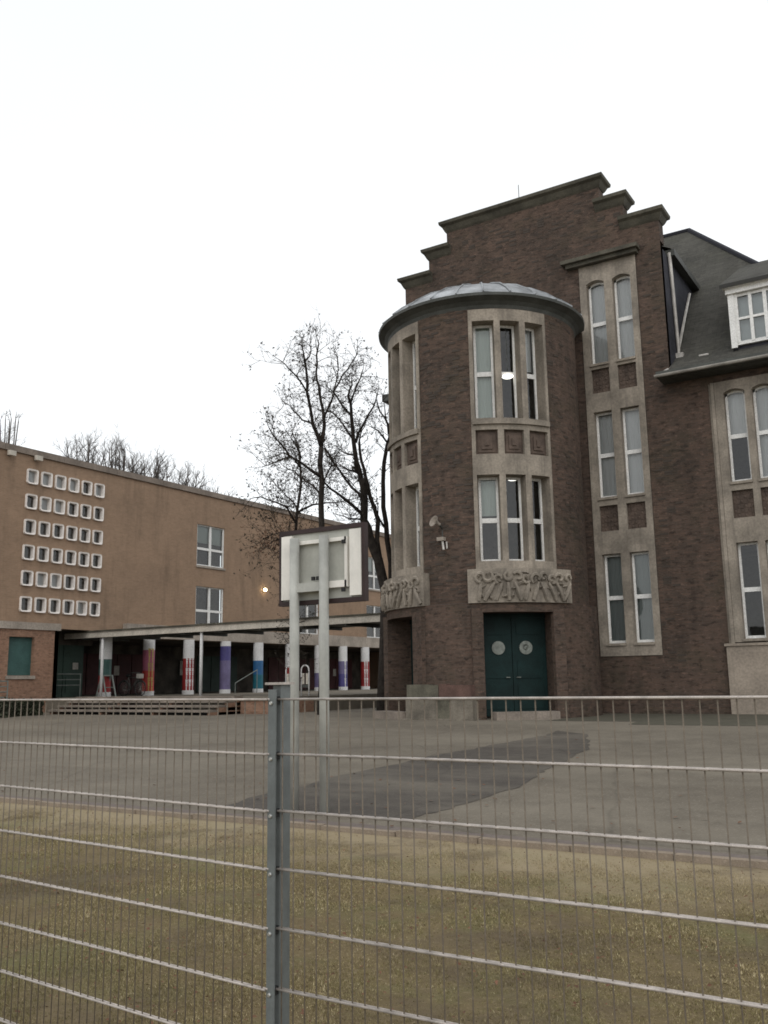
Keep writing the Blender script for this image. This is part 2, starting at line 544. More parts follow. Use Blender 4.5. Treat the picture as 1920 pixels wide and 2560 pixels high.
def window(parent, mp, a0, a1, z0, z1, d, transoms=(), mullions=(), fw=.06, blind=None, rise=0, step=None, bd=.14, tw=.1):
    """white frame (the part) with panes and, behind them, a blind as sub-parts"""
    f = MB()
    f.box(mp, a0, a0 + fw, z0, z1, d - .06, d, step)
    f.box(mp, a1 - fw, a1, z0, z1, d - .06, d, step)
    f.box(mp, a0 + fw, a1 - fw, z0, z0 + fw * 1.2, d - .06, d + .004, step)
    if rise:
        n = 8
        for k in range(n):
            p, q = a0 + (a1 - a0) * k / n, a0 + (a1 - a0) * (k + 1) / n
            zp, zq = z1 - rise * (2 * k / n - 1) ** 2, z1 - rise * (2 * (k + 1) / n - 1) ** 2
            f.face([mp(p, zp - fw, d), mp(q, zq - fw, d), mp(q, zq, d), mp(p, zp, d)])
            f.face([mp(p, zp - fw, d - .06), mp(q, zq - fw, d - .06), mp(q, zq - fw, d), mp(p, zp - fw, d)])
    else:
        f.box(mp, a0 + fw, a1 - fw, z1 - fw, z1, d - .06, d, step)
    for t in transoms:
        f.box(mp, a0 + fw, a1 - fw, t - tw / 2, t + tw / 2, d - .06, d + .008, step)
    for t in mullions:
        f.box(mp, t - .04, t + .04, z0 + fw, z1 - fw, d - .06, d + .006, step)
    w_ = f.build('window', M['white'], parent)
    zs = [z0 + fw] + sorted(transoms) + [z1 - fw * .3]
    xs = [a0 + fw * .5] + sorted(mullions) + [a1 - fw * .5]
    for za, zb in zip(zs, zs[1:]):
        for xa, xb in zip(xs, xs[1:]):
            p = MB()
            n = max(1, math.ceil((xb - xa) / step)) if step else 1
            for k in range(n):
                q0, q1 = xa + (xb - xa) * k / n, xa + (xb - xa) * (k + 1) / n
                p.face([mp(q0, za, d - .03), mp(q1, za, d - .03), mp(q1, zb, d - .03), mp(q0, zb, d - .03)])
            p.build('pane', M['glass'], w_)
    if blind:
        mat_, lo = blind
        b = MB()
        zb = z0 + (z1 - z0) * lo
        n = 7
        for k in range(n):                                  # a blind that hangs in shallow folds
            q0, q1 = a0 + (a1 - a0) * k / n, a0 + (a1 - a0) * (k + 1) / n
            e0, e1 = d - bd - .015 * (k % 2), d - bd - .015 * ((k + 1) % 2)
            b.face([mp(q0, zb, e0), mp(q1, zb, e1), mp(q1, z1, e1), mp(q0, z1, e0)])
        b.build('blind', M[mat_], w_)
    return w_

def arch_filler(mb, mp, a0, a1, ztop, rise, d, depth, mi=0):
    """stone between a rectangular opening and the segmental arch under its head"""
    n = 8
    for k in range(n):
        p, q = a0 + (a1 - a0) * k / n, a0 + (a1 - a0) * (k + 1) / n
        zp, zq = ztop - rise * (2 * k / n - 1) ** 2, ztop - rise * (2 * (k + 1) / n - 1) ** 2
        e = d - .002
        mb.face([mp(p, zp, e), mp(q, zq, e), mp(q, ztop, e), mp(p, ztop, e)], None, mi)
        mb.face([mp(p, zp, d - depth), mp(q, zq, d - depth), mp(q, zq, e), mp(p, zp, e)], None, mi)

# ------------------------------------------------------------------ ground
def yard_z(v):
    return min(.66, max(0.0, .055 * (v - 9.2)))
def sheet(name, outline, zf, m, subdiv=None, kind='structure', dz=0):
    mb = MB()
    mb.face([(x, y, zf(y) + dz) for x, y in outline])
    return mb.build(name, m, kind=kind)
sheet('ground', [(-700, -300), (600, -300), (600, 900), (-700, 900)], lambda v: -.06, M['lawn'])
sheet('lawn', [(-60, -30), (60, -30), (60, 8.93), (-60, 8.93)], lambda v: 0, M['lawn'])
mb = MB()
rows = [9.45, 12, 15, 18, 21.2, 30, 60, 110]
for p, q in zip(rows, rows[1:]):
    mb.face([(-80, p, yard_z(p)), (60, p, yard_z(p)), (60, q, yard_z(q)), (-80, q, yard_z(q))])
mb.build('schoolyard', M['asphalt'], kind='structure')
mb = MB()
mb.face([(-60, 9.03, .012), (60, 9.03, .012), (60, 9.45, .014), (-60, 9.45, .014)])
mb.face([(-60, 9.45, -.05), (-60, 9.45, .014), (60, 9.45, .014), (60, 9.45, -.05)])
mb.build('gutter', M['gutter'], kind='structure')
# the darker resurfaced strip that runs from the basket towards the green door
left = [(-8.75, 9.75), (-8.85, 10.8), (-8.72, 11.5), (-8.78, 12.4), (-8.6, 13.6), (-8.42, 14.9), (-8.2, 16.05), (-7.9, 17.3), (-7.66, 18.4), (-7.72, 19.3)]
right = [(-5.95, 9.75), (-5.80, 10.3), (-5.66, 11.3), (-5.57, 12.2), (-5.66, 13.0), (-5.83, 13.9), (-5.92, 15.2), (-6.02, 16.45), (-6.45, 17.7), (-6.85, 18.75)]
def fine(P):
    Q = []
    for p, q in zip(P, P[1:]):
        for k in range(6):
            t = k / 6
            Q.append((p[0] + (q[0] - p[0]) * t + random.gauss(0, .035), p[1] + (q[1] - p[1]) * t))
    return Q + [P[-1]]
left, right = fine(left), fine(right)
mb = MB()
for i in range(len(left) - 1):
    a, b_, c, d_ = left[i], right[i], right[i + 1], left[i + 1]
    mb.face([(x, y, yard_z(y) + .006) for x, y in (a, b_, c, d_)])
mb.build('path', M['asphalt_dark'], kind='structure')
# mossy paving along the foot of the school
mb = MB()
for x0, x1, y0 in ((-8.9, -6.6, 21.6), (-6.6, -3.9, 20.7), (-3.9, 1.5, 20.9)):
    mb.face([(x0, y0, yard_z(y0) + .005), (x1, y0, yard_z(y0) + .005), (x1, 21.2, .665), (x0, 21.2, .665)]) if y0 < 21.2 else None
    mb.face([(x0, max(y0, 21.2), .665), (x1, max(y0, 21.2), .665), (x1, 26.4, .665), (x0, 26.4, .665)])
mb.build('pavement', M['verge'], kind='structure')
kerb = thing('kerb', (-5, 8.98, 0), None, None)
kerb['kind'] = 'structure'
ks = MB().wbox(-.494, .494, -.055, .055, -.1, .055).mesh('kerb_stone', M['kerb'])
for i in range(-16, 12):
    place('kerb_stone', ks, kerb, (-5 + i, 8.98 + random.uniform(-.006, .006), random.uniform(-.008, .006)), (0, 0, random.uniform(-.004, .004)))
# raised terrace under the arcade
mb = MB()
mb.wbox(-48, -20.0, 24.62, 60, .4, 1.2)
mb.build('terrace', M['asphalt'], kind='structure')

# ------------------------------------------------------------------ the school
F = front(26.3)
S = thing('school_building', (-11, 26.3, .66), 'dark brick school with stepped gable, round stair tower and tall stone framed windows', 'school')
sk = (-9.07, -7.27, 2.28, 14.45)                 # tall stone framed strip in the gable
mb = MB()
mb.panel(F, -15.3, -6.5, .5, 14.6, [sk], .3)
mb.box(F, -15.40, -6.50, 14.6, 15.30, -.45, 0)
mb.box(F, -14.43, -7.55, 15.30, 16.12, -.45, 0)
mb.box(F, -13.70, -8.28, 16.12, 16.92, -.45, 0)
mb.panel(side(-15.3), 26.3, 36, .5, 14.3, [], .3)
mb.wbox(-15.3, -6.6, 35.8, 36, .5, 14.3)
mb.build('gable_wall', M['brick'], S)
def coping(u0, u1, zt, i0=False, i1=False):
    """overhanging cap stone with a hollowed underside; i0/i1: that end dies against the wall above"""
    mb = MB()
    prof = [(.0, -.36), (.05, -.30), (.13, -.16), (.22, -.10), (.24, 0)]
    rows_ = []
    for o, z in prof:
        x0 = u0 - (0 if i0 else o * .75)
        x1 = u1 + (0 if i1 else o * .75)
        rows_.append(((x0, 26.3 - .002 - o, zt + z), (x1, 26.3 - .002 - o, zt + z), (x1, 26.75 + o, zt + z), (x0, 26.75 + o, zt + z)))
    for a, b_ in zip(rows_, rows_[1:]):
        for k in range(4):
            mb.face([a[k], a[(k + 1) % 4], b_[(k + 1) % 4], b_[k]])
    mb.face(rows_[-1])
    mb.face(rows_[0][::-1])
    mb.build('coping', M['coping'], S)
coping(-13.72, -8.26, 17.24)
coping(-14.45, -13.55, 16.42, i1=True)
coping(-8.43, -7.53, 16.42, i0=True)
coping(-15.42, -14.3, 15.60, i1=True)
coping(-7.68, -6.48, 15.60, i0=True)
MB().tube([(-11.05, 26.5, 17.2), (-11.05, 26.5, 17.95)], .012, 5).build('lightning_rod', M['lead'], S)
# return wall of the gable block above the wing roof, its eave and pipes
mb = MB()
mb.panel(side(-6.45), 26.3, 35, 9.9, 14.3, [], .2)
mb.build('return_wall', M['slate_dark'], S)
MB().wbox(-6.5, -6.22, 26.78, 35, 14.24, 14.44).build('side_eave', M['lead'], S)
mb = MB()
mb.face([(-6.3, 26.7, 14.44), (-6.3, 36, 14.44), (-11, 36, 16.9), (-11, 26.7, 16.9)])
mb.face([(-11, 26.7, 16.9), (-11, 36, 16.9), (-15.5, 36, 14.44), (-15.5, 26.7, 14.44)])
mb.face([(-6.3, 36, 14.3), (-15.5, 36, 14.3), (-11, 36, 16.9)])
mb.build('gable_roof', M['slate'], S)
mb = MB()
mb.tube([(-6.38, 26.80, 14.35), (-6.38, 26.88, 13.6), (-6.38, 27.07, 11.35), (-6.40, 27.06, 11.08), (-6.5, 26.5, 10.62), (-6.62, 26.1, 10.40)], .055, 7)
mb.build('downpipe', M['pipe'], S, smooth=True)
mb = MB()
mb.tube([(-6.39, 29.15, 13.88), (-6.39, 28.2, 12.72), (-6.38, 27.12, 11.4)], .045, 6)
mb.wbox(-6.52, -6.24, 26.95, 27.2, 10.98, 11.2)
mb.build('downpipe', M['pipe'], S)
# small block that shows past the left of the tower
mb = MB()
mb.wbox(-16.8, -15.32, 27.6, 35, .5, 11.7)
mb.build('side_wing', M['brick'], S)
MB().wbox(-17.1, -15.32, 27.35, 35.2, 11.7, 11.95).build('side_eave', M['lead'], S)

# stone framed strip: three storeys, two lights each
LV = [(2.65, 5.25, 3.97, 0), (6.95, 9.60, 8.27, 0), (11.12, 13.82, 12.45, .09)]     # sill, head, transom, arch rise
PN = [(5.93, 6.70), (10.19, 10.95)]
def strip(mp, x0, x1, cols, z0, z1, levels, panels, d, blinds, seed, low=None):
    rnd = random.Random(seed)
    holes = [(a, b_, l[0], l[1]) for a, b_ in cols for l in levels]
    hp = [(a, b_, p[0], p[1]) for a, b_ in cols for p in panels]
    mb = MB()
    mb.panel(mp, x0, x1, z0, z1, holes + hp, .30, d=d)
    mb.box(mp, x0, x0 + .005, z0, z1, d - .15, d)
    for a, b_ in cols:
        for l in levels:
            if l[3]:
                arch_filler(mb, mp, a, b_, l[1], l[3], d, .30)
    mb.build('stone_surround', M['stone'], S)
    for a, b_ in cols:
        for l in levels:
            mbk = rnd.choice(blinds)
            if l[0] < 3:
                mbk = low
            window(S, mp, a, b_, l[0], l[1], d - .22, (l[2],), (), .065, mbk, l[3], tw=.12)
            MB().box(mp, a - .02, b_ + .02, l[0] - .075, l[0] - .004, d - .1, d + .05).build('window_sill', M['stone'], S)
        for p in panels:
            mb = MB()
            mb.face([mp(a, p[0], d - .10), mp(b_, p[0], d - .10), mp(b_, p[1], d - .10), mp(a, p[1], d - .10)])
            n = 6
            for i in range(n):                              # raised diagonal brick pattern
                for j in range(n):
                    ca, cz = a + (b_ - a) * (i + .5) / n, p[0] + (p[1] - p[0]) * (j + .5) / n
                    s_, h = (b_ - a) / n * .42, (p[1] - p[0]) / n * .42
                    if (i + j) % 2 == 0:
                        mb.box(mp, ca - s_, ca + s_, cz - h, cz + h, d - .099, d - .085)
                    else:
                        pk = mp(ca, cz, d - .08)
                        q = [mp(ca - s_, cz - h, d - .099), mp(ca + s_, cz - h, d - .099), mp(ca + s_, cz + h, d - .099), mp(ca - s_, cz + h, d - .099)]
                        for k in range(4):
                            mb.face([q[k], q[(k + 1) % 4], pk])
            mb.build('relief_panel', M['terracotta'], S)
BL = [('blind', 0), ('blind', 0), ('blind', .0), ('blind_green', 0)]
strip(F, -9.07, -7.27, [(-8.85, -8.29), (-8.03, -7.47)], 2.28, 14.45, LV, PN, .03, BL, 3, ('blind_reflected_dark', 0))
mb = MB()
mb.box(F, -9.55, -7.12, 14.46, 14.58, -.1, .34)
mb.box(F, -9.42, -7.18, 14.34, 14.46, -.1, .22)
mb.build('hood_ledge', M['coping'], S)

# wing to the right of the gable
bay = (-5.47, -1.53, 2.5, 9.86)
mb = MB()
mb.panel(F, -6.5, -.6, .5, 10.12, [bay], .3)
mb.panel(side(-.6), 26.3, 39, .5, 10.12, [], .3)
mb.wbox(-6.4, -.6, 38.8, 39, .5, 10.12)
mb.build('wing_wall', M['brick'], S)
BC = [(-5.06, -4.50), (-4.31, -3.75), (-3.25, -2.69), (-2.50, -1.94)]
strip(F, -5.30, -1.70, BC, 2.56, 9.86, [LV[0], LV[1][:3] + (.09,)], PN[:1], .06, [('blind', 0), ('blind', 0), ('blind', .5), ('blind_green', .0)], 8)
mb = MB()
for x0, x1, dd in ((-5.47, -5.39, .0), (-5.39, -5.30, .10), (-1.70, -1.61, .10), (-1.61, -1.53, .0)):
    mb.box(F, x0, x1, 2.5, 9.86, -.2, dd - .02)
mb.build('stone_jamb', M['stone'], S)
mb = MB()
mb.box(F, -5.52, -1.48, .5, 2.46, -.2, .14)
mb.box(F, -5.56, -1.44, 2.46, 2.53, -.2, .19)
mb.build('stone_base', M['stone_pale'], S)
PR = [(0, 10.24), (1.38, 11.15), (3.98, 14.05), (7.28, 17.95)]          # bell-cast slope: run from the eave, height
EX, EV = .2, 25.72
mb = MB()
def roof_face(pts):
    mb.face(pts, [(x + y * .01, z * 1.38) for x, y, z in pts])
for k, ((d0, z0), (d1, z1)) in enumerate(zip(PR, PR[1:])):
    l0, l1 = (-6.45, -6.45) if k < 2 else (-9.6, -9.6)
    roof_face([(l0, EV + d0, z0), (EX - d0, EV + d0, z0), (EX - d1, EV + d1, z1), (l1, EV + d1, z1)])
    m0, m1 = EV + 14.56 - d0, EV + 14.56 - d1
    pts = [(EX - d0, EV + d0, z0), (EX - d0, m0, z0), (EX - d1, m1, z1), (EX - d1, EV + d1, z1)]
    if k == 2:
        pts = pts[:3]
    mb.face(pts, [(y, z * 1.38) for x, y, z in pts])
    roof_face([(EX - d0, m0, z0), (-9.6, m0, z0), (-9.6, m1, z1), (EX - d1, m1, z1)])
mb.build('wing_roof', M['slate'], S)
MB().tube([(-9.6, EV + 7.28, 17.97), (EX - 7.28, EV + 7.28, 17.97), (EX - 3.98, EV + 3.98, 14.08), (EX - 1.38, EV + 1.38, 11.2), (EX, EV, 10.3)], .09, 6).build('ridge_tile', M['slate_dark'], S)
mb = MB()
mb.wbox(-6.72, .25, 25.56, 25.74, 10.10, 10.27)
mb.wbox(-6.70, -.3, 25.74, 26.31, 10.08, 10.16)
mb.build('gutter_box', M['lead'], S)
MB().tube([(-6.76, 25.55, 10.14), (.25, 25.55, 10.14)], .05, 8).build('gutter', M['gutter_zinc'], S)
MB().wbox(-5.72, -5.45, 26.64, 26.67, 10.86, 10.91).build('snow_guard', M['pipe'], S)
# dormer
D = MB()
D.wbox(-4.72, -4.60, 26.5, 28.9, 10.80, 12.62)
D.wbox(-2.40, -2.28, 26.5, 28.9, 10.80, 12.62)
D.wbox(-4.60, -2.40, 26.6, 26.7, 10.70, 10.98)
D = D.build('dormer', M['slate_dark'], S)
mb = MB()
fd = front(26.5)
mb.box(fd, -4.76, -4.60, 10.84, 12.6, -.1, .05)
mb.box(fd, -2.40, -2.24, 10.84, 12.6, -.1, .05)
mb.box(fd, -4.80, -2.20, 12.45, 12.68, -.1, .12)
mb.box(fd, -4.86, -2.14, 12.60, 12.70, -.1, .22)
mb.build('dormer_frame', M['white'], D)
mb = MB()
mb.box(fd, -4.60, -2.40, 10.92, 11.02, -.1, .0)
for x in (-4.56, -3.78, -3.14, -2.44):
    mb.box(fd, x - .05, x + .05, 10.98, 12.45, -.08, .01)
mb.box(fd, -4.55, -2.44, 11.66, 11.73, -.08, .0)
mb.box(fd, -4.55, -2.44, 12.36, 12.44, -.08, .0)
for x in (-4.17, -3.46, -2.79):
    mb.box(fd, x - .045, x + .045, 10.98, 12.45, -.08, .012)
mb.build('window', M['white'], D)
for x0, x1 in ((-4.5, -4.2), (-4.13, -3.83), (-3.73, -3.5), (-3.42, -3.19), (-3.09, -2.83), (-2.75, -2.5)):
    for z0, z1 in ((11.02, 11.66), (11.73, 12.36)):
        MB().box(fd, x0, x1, z0, z1, -.06, -.05).build('pane', M['glass'], D)
MB().box(fd, -4.6, -2.4, 10.98, 12.45, -.22, -.2).build('curtain', M['blind'], D)
mb = MB()
for z, q in ((12.72, 0), (12.60, 1)):                      # a lean-to roof that dies into the main slope
    P = [(-4.92, 26.24, z), (-2.08, 26.24, z), (-2.08, 30.6, z + 2.33), (-4.92, 30.6, z + 2.33)]
    mb.face(P if not q else P[::-1], [(x, y * 1.13) for x, y, _ in (P if not q else P[::-1])])
mb.face([(-4.92, 26.24, 12.60), (-2.08, 26.24, 12.60), (-2.08, 26.24, 12.72), (-4.92, 26.24, 12.72)])
for x in (-4.92, -2.08):
    mb.face([(x, 26.24, 12.60), (x, 26.24, 12.72), (x, 30.6, 15.05), (x, 30.6, 14.93)])
mb.build('dormer_roof', M['slate'], D)
mb = MB()
for x in (-4.71, -2.29):
    mb.face([(x, 26.45, 10.6), (x, 26.45, 12.66), (x, 30.4, 14.80), (x, 30.4, 14.2)])
mb.build('dormer_cheek', M['slate_dark'], D)

# inside: ceilings and back wall, seen dimly through the panes
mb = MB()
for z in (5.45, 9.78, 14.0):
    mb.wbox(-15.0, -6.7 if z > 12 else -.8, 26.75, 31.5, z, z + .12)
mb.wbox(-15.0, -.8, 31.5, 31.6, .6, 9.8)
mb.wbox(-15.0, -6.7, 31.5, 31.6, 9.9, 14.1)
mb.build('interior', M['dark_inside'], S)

# ------------------------------------------------------------------ round stair tower (part of the school)
CT, RT, RB = (-11.72, 24.55), 2.84, 3.04
T = cyl(CT, RT)
B = cyl(CT, RB)
def DT(deg): return R(deg) * RT
def DB(deg): return R(deg) * RB
mb = MB()
mb.panel(T, DT(-116), DT(116), 3.60, 12.3, [(DT(18.8), DT(64.6), 4.60, 11.80), (DT(-58.6), DT(-12.8), 4.60, 11.80)], .3, .16)
mb.panel(B, DB(-112), DB(112), .5, 3.64, [(DB(21.8), DB(58.2), .5, 3.40), (DB(-55.2), DB(-18.8), .5, 3.40)], .12, .16)
n = 60
for k in range(n):
    p, q = -112 + 224 * k / n, -112 + 224 * (k + 1) / n
    mb.face([B(DB(p), 3.64, 0), B(DB(q), 3.64, 0), B(DB(q), 3.68, -.21), B(DB(p), 3.68, -.21)], [(0, 0), (.2, 0), (.2, .2), (0, .2)])
mb.build('tower_wall', M['brick'], S)
TL = [(4.76, 7.1, 5.9), (8.68, 11.48, 10.04)]
lights = [(17.9, 30), (33.4, 44.6), (48, 59.8)]          # degrees either side of the tower axis, which points 3 degrees off the facade normal
AX = 3
for sg in (1, -1):
    lr = [tuple(sorted((DT(AX + a * sg), DT(AX + b_ * sg)))) for a, b_ in lights]
    e0, e1 = sorted((DT(AX + 15.8 * sg), DT(AX + 61.6 * sg)))
    mb = MB()
    mb.panel(T, e0, e1, 4.54, 11.82, [(a, b_, l[0], l[1]) for a, b_ in lr for l in TL] + [(a, b_, 7.67, 8.35) for a, b_ in lr], .44, .16, d=.035)
    for a in (e0, e1):
        mb.face([T(a, 4.54, -.2), T(a, 4.54, .035), T(a, 11.82, .035), T(a, 11.82, -.2)])
    mb.build('stone_surround', M['stone'], S)
    mb = MB()
    mb.box(T, e0 + .04, e1 - .04, 8.50, 8.64, -.1, .10, .16)
    mb.build('window_sill', M['stone'], S)
    for i, (a, b_) in enumerate(lr):
        for k, l in enumerate(TL):
            bl = ('blind_green', .0 if k else .55) if i == 0 else (('blind', .55) if (i + k) % 3 == 0 else None)
            if sg < 0:
                bl = ('blind', .3) if i == 0 else None
            window(S, T, a, b_, l[0], l[1], -.33, (l[2],), (), .07, bl, 0, .14, tw=.13)
        mb = MB()
        mb.panel(T, a, b_, 7.67, 8.35, [], .1, .16, d=-.07)
        for q, (f0, f1, g0, g1, dd) in enumerate(((.1, .9, .1, .9, -.03), (.25, .75, .22, .78, .0), (.4, .6, .36, .64, .03))):
            mb.box(T, a + (b_ - a) * f0, a + (b_ - a) * f1, 7.67 + .68 * g0, 7.67 + .68 * g1, -.069, dd - .02, .16)
        mb.build('relief_panel', M['terracotta'], S)
    # carved frieze above the door: block, then scrolls, stalks and leaves standing proud of it
    f0, f1 = sorted((DB(AX + 12 * sg), DB(AX + 67 * sg)))
    fr = MB().box(B, f0, f1, 3.64, 4.53, -.25, .07, .16).build('frieze', M['stone'], S)
    rnd = random.Random(4 + sg)
    g0, g1 = f0 + .2, f1 - .08
    nst = 11
    for i in range(nst):
        a = g0 + (g1 - g0) * (i + .5) / nst
        mb = MB()
        z0 = 3.70
        lean = rnd.uniform(-.14, .14)
        # stalk
        P = [B(a - lean + lean * 2 * t, z0 + t * .46, .09 + .03 * math.sin(3 * t)) for t in (0, .33, .66, 1)]
        mb.tube(P, [.055, .06, .055, .035], 6)
        # scroll
        cx, cz, rr = a + rnd.uniform(-.05, .05), 4.28 + rnd.uniform(-.05, .05), rnd.uniform(.10, .155)
        ph, dr = rnd.uniform(0, 6.28), rnd.choice((-1, 1))
        P = [B(cx + rr * (1 - .5 * t / 9) * math.cos(ph + dr * t * .52), cz + rr * (1 - .5 * t / 9) * math.sin(ph + dr * t * .52), .10) for t in range(10)]
        mb.tube(P, [.038 + .014 * math.sin(t * .35) for t in range(10)], 6)
        # leaves
        for _ in range(4):
            la, lz, an = a + rnd.uniform(-.12, .12), 4.06 + rnd.uniform(-.3, .36), rnd.uniform(0, 3.1)
            ll, lw = rnd.uniform(.08, .15), rnd.uniform(.035, .06)
            q = [B(la + ll * math.cos(an), lz + ll * math.sin(an), .075), B(la - lw * math.sin(an), lz + lw * math.cos(an), .072),
                 B(la - ll * math.cos(an), lz - ll * math.sin(an), .075), B(la + lw * math.sin(an), lz - lw * math.cos(an), .072)]
            pk = B(la, lz, .165)
            for k in range(4):
                mb.face([q[k], q[(k + 1) % 4], pk])
        mb.build('carved_scroll', M['stone'], fr)
    # green double door in its brick recess
    am = R(AX + 37 * sg)
    nrm = Vector((math.sin(am), -math.cos(am), 0))
    tan = Vector((math.cos(am), math.sin(am), 0))
    o0 = Vector((CT[0], CT[1], 0)) + nrm * 2.15
    DM = lambda a, z, d, o0=o0, nrm=nrm, tan=tan: tuple(o0 + tan * a + nrm * d + Vector((0, 0, z)))
    MB().box(DM, -1.3, 1.3, .5, 3.7, -.25, -.1).build('door_backing', M['dark_inside'], S)
    mb = MB()
    mb.box(DM, -1.25, -.95, .5, 3.5, -.1, .735).box(DM, .95, 1.25, .5, 3.5, -.1, .735).box(DM, -.95, .95, 3.42, 3.6, -.1, .735)
    mb.build('door_recess', M['brick'], S)
    for x0, x1 in ((-.94, -.008), (.008, .94)):
        mb = MB()
        mb.box(DM, x0, x1, .72, 3.30, -.06, 0)
        w_ = (x1 - x0)
        for z0, z1 in ((.9, 1.55), (1.7, 2.15), (2.85, 3.18)):
            mb.box(DM, x0 + .12, x1 - .12, z0, z1, -.01, .022)
        dl = mb.build('door', M['door'], S)
        xm = (x0 + x1) / 2 * .80
        P = MB()
        Q = MB()
        for k in range(20):
            t0, t1 = 2 * math.pi * k / 20, 2 * math.pi * (k + 1) / 20
            def pt(r, t, d): return DM(xm + r * math.cos(t), 2.5 + r * math.sin(t), d)
            P.face([pt(.10, t0, .035), pt(.18, t0, .03), pt(.18, t1, .03), pt(.10, t1, .035)])
            P.face([pt(.18, t0, .0), pt(.18, t1, .0), pt(.18, t1, .03), pt(.18, t0, .03)])
            P.face([pt(.06, t0, .012), pt(.10, t0, .035), pt(.10, t1, .035), pt(.06, t1, .012)])
            if x0 > 0:
                P.face([DM(xm, 2.5, .06), pt(.055, t0, .03), pt(.055, t1, .03)])
            else:
                P.face([DM(xm, 2.5, .02), pt(.1, t0, .03), pt(.1, t1, .03)])
        P.build('round_boss', M['disc'], dl)
        MB().tube([DM(.10 * (1 if x0 > 0 else -1), 1.72, .0), DM(.10 * (1 if x0 > 0 else -1), 1.72, .06), DM(.2 * (1 if x0 > 0 else -1), 1.72, .06)], .014, 6).build('handle', M['disc'], dl)
    MB().box(DM, -.96, .96, 3.30, 3.47, -.06, .02).build('door_head', M['door'], S)
    MB().box(DM, -.82, .82, .55, .86, .80, 1.30).build('door_step', M['step'], S, bevel=.02)
# tower roof: eave, then single standing seam sheets
n = 48
mb = MB()
prof = [(RT, 11.84), (RT + .04, 11.94), (RT + .13, 12.03), (RT + .24, 12.09), (RT + .31, 12.12), (RT + .32, 12.20), (RT + .29, 12.21)]
for k in range(n):
    p, q = R(-116 + 232 * k / n), R(-116 + 232 * (k + 1) / n)
    for (r0, z0), (r1, z1) in zip(prof, prof[1:]):
        mb.face([(CT[0] + r0 * math.sin(p), CT[1] - r0 * math.cos(p), z0), (CT[0] + r0 * math.sin(q), CT[1] - r0 * math.cos(q), z0),
                 (CT[0] + r1 * math.sin(q), CT[1] - r1 * math.cos(q), z1), (CT[0] + r1 * math.sin(p), CT[1] - r1 * math.cos(p), z1)])
mb.build('tower_eave', M['lead'], S)
n = 18
rprof = [(RT + .31, 12.21), (2.8, 12.50), (2.2, 12.88), (1.3, 13.28), (.4, 13.52), (.02, 13.55)]
for k in range(n):
    p, q = R(-125 + 250 * k / n), R(-125 + 250 * (k + 1) / n)
    mb = MB()
    jit = random.uniform(-.012, .012)
    for (r0, z0), (r1, z1) in zip(rprof, rprof[1:]):
        mb.face([(CT[0] + r0 * math.sin(p), CT[1] - r0 * math.cos(p), z0 + jit), (CT[0] + r0 * math.sin(q), CT[1] - r0 * math.cos(q), z0 - jit),
                 (CT[0] + r1 * math.sin(q), CT[1] - r1 * math.cos(q), z1 - jit), (CT[0] + r1 * math.sin(p), CT[1] - r1 * math.cos(p), z1 + jit)])
    mb.tube([(CT[0] + r0 * math.sin(p), CT[1] - r0 * math.cos(p), z0 + .02) for r0, z0 in rprof[:5]], .028, 4)
    mb.build('roof_sheet', M['zinc'], S)
mb = MB()
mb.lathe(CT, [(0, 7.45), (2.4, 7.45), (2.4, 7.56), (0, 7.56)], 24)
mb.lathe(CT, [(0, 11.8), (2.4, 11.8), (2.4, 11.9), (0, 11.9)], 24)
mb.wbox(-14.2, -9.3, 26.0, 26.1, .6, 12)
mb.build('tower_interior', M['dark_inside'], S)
# single burnt bricks that stand a little proud of the walls
bm = MB().wbox(-.112, .112, -.009, .03, -.031, .031).mesh('brick', M['single_brick'])
cnt = 0
rnd = random.Random(21)
for k in range(170):
    dg = rnd.uniform(-11, 17) if k % 4 else rnd.uniform(66, 95)
    z = round(rnd.uniform(3.9, 11.9) / .078) * .078
    a = R(dg)
    place('brick', bm, S, (CT[0] + RT * math.sin(a), CT[1] - RT * math.cos(a), z), (0, 0, a))
for k in range(120):
    u, z = rnd.uniform(-14, -7.7), rnd.uniform(14.8, 16.7)
    if k % 3 == 0:
        u, z = rnd.uniform(-7.15, -6.6), rnd.uniform(2, 14)
    elif z > 16.0 and not -13.4 < u < -8.6:
        continue
    if -9.7 < u < -7 and 13.9 < z < 15:
        continue
    place('brick', bm, S, (round(u / .25) * .25, 26.3, round(z / .078) * .078))

# lamps lit inside the tower
for z, x, y, zc in ((7.18, -10.25, 23.21, 7.46), (9.99, -10.06, 22.72, 11.8)):
    o = thing('ceiling_lamp', (x, y, z), 'lit white ceiling lamp behind the %s windows of the round tower' % ('lower' if z < 9 else 'upper'), 'lamp', 'lit lamps inside the stair tower')
    MB().lathe((x, y), [(0, z - .045), (.12, z - .04), (.16, z - .012), (.16, z + .015), (0, z + .03)], 16).build('lamp_shade', M['lamp_white'], o)
    MB().tube([(x, y, z + .03), (x, y, zc)], .015, 5).build('stem', M['lead'], o)

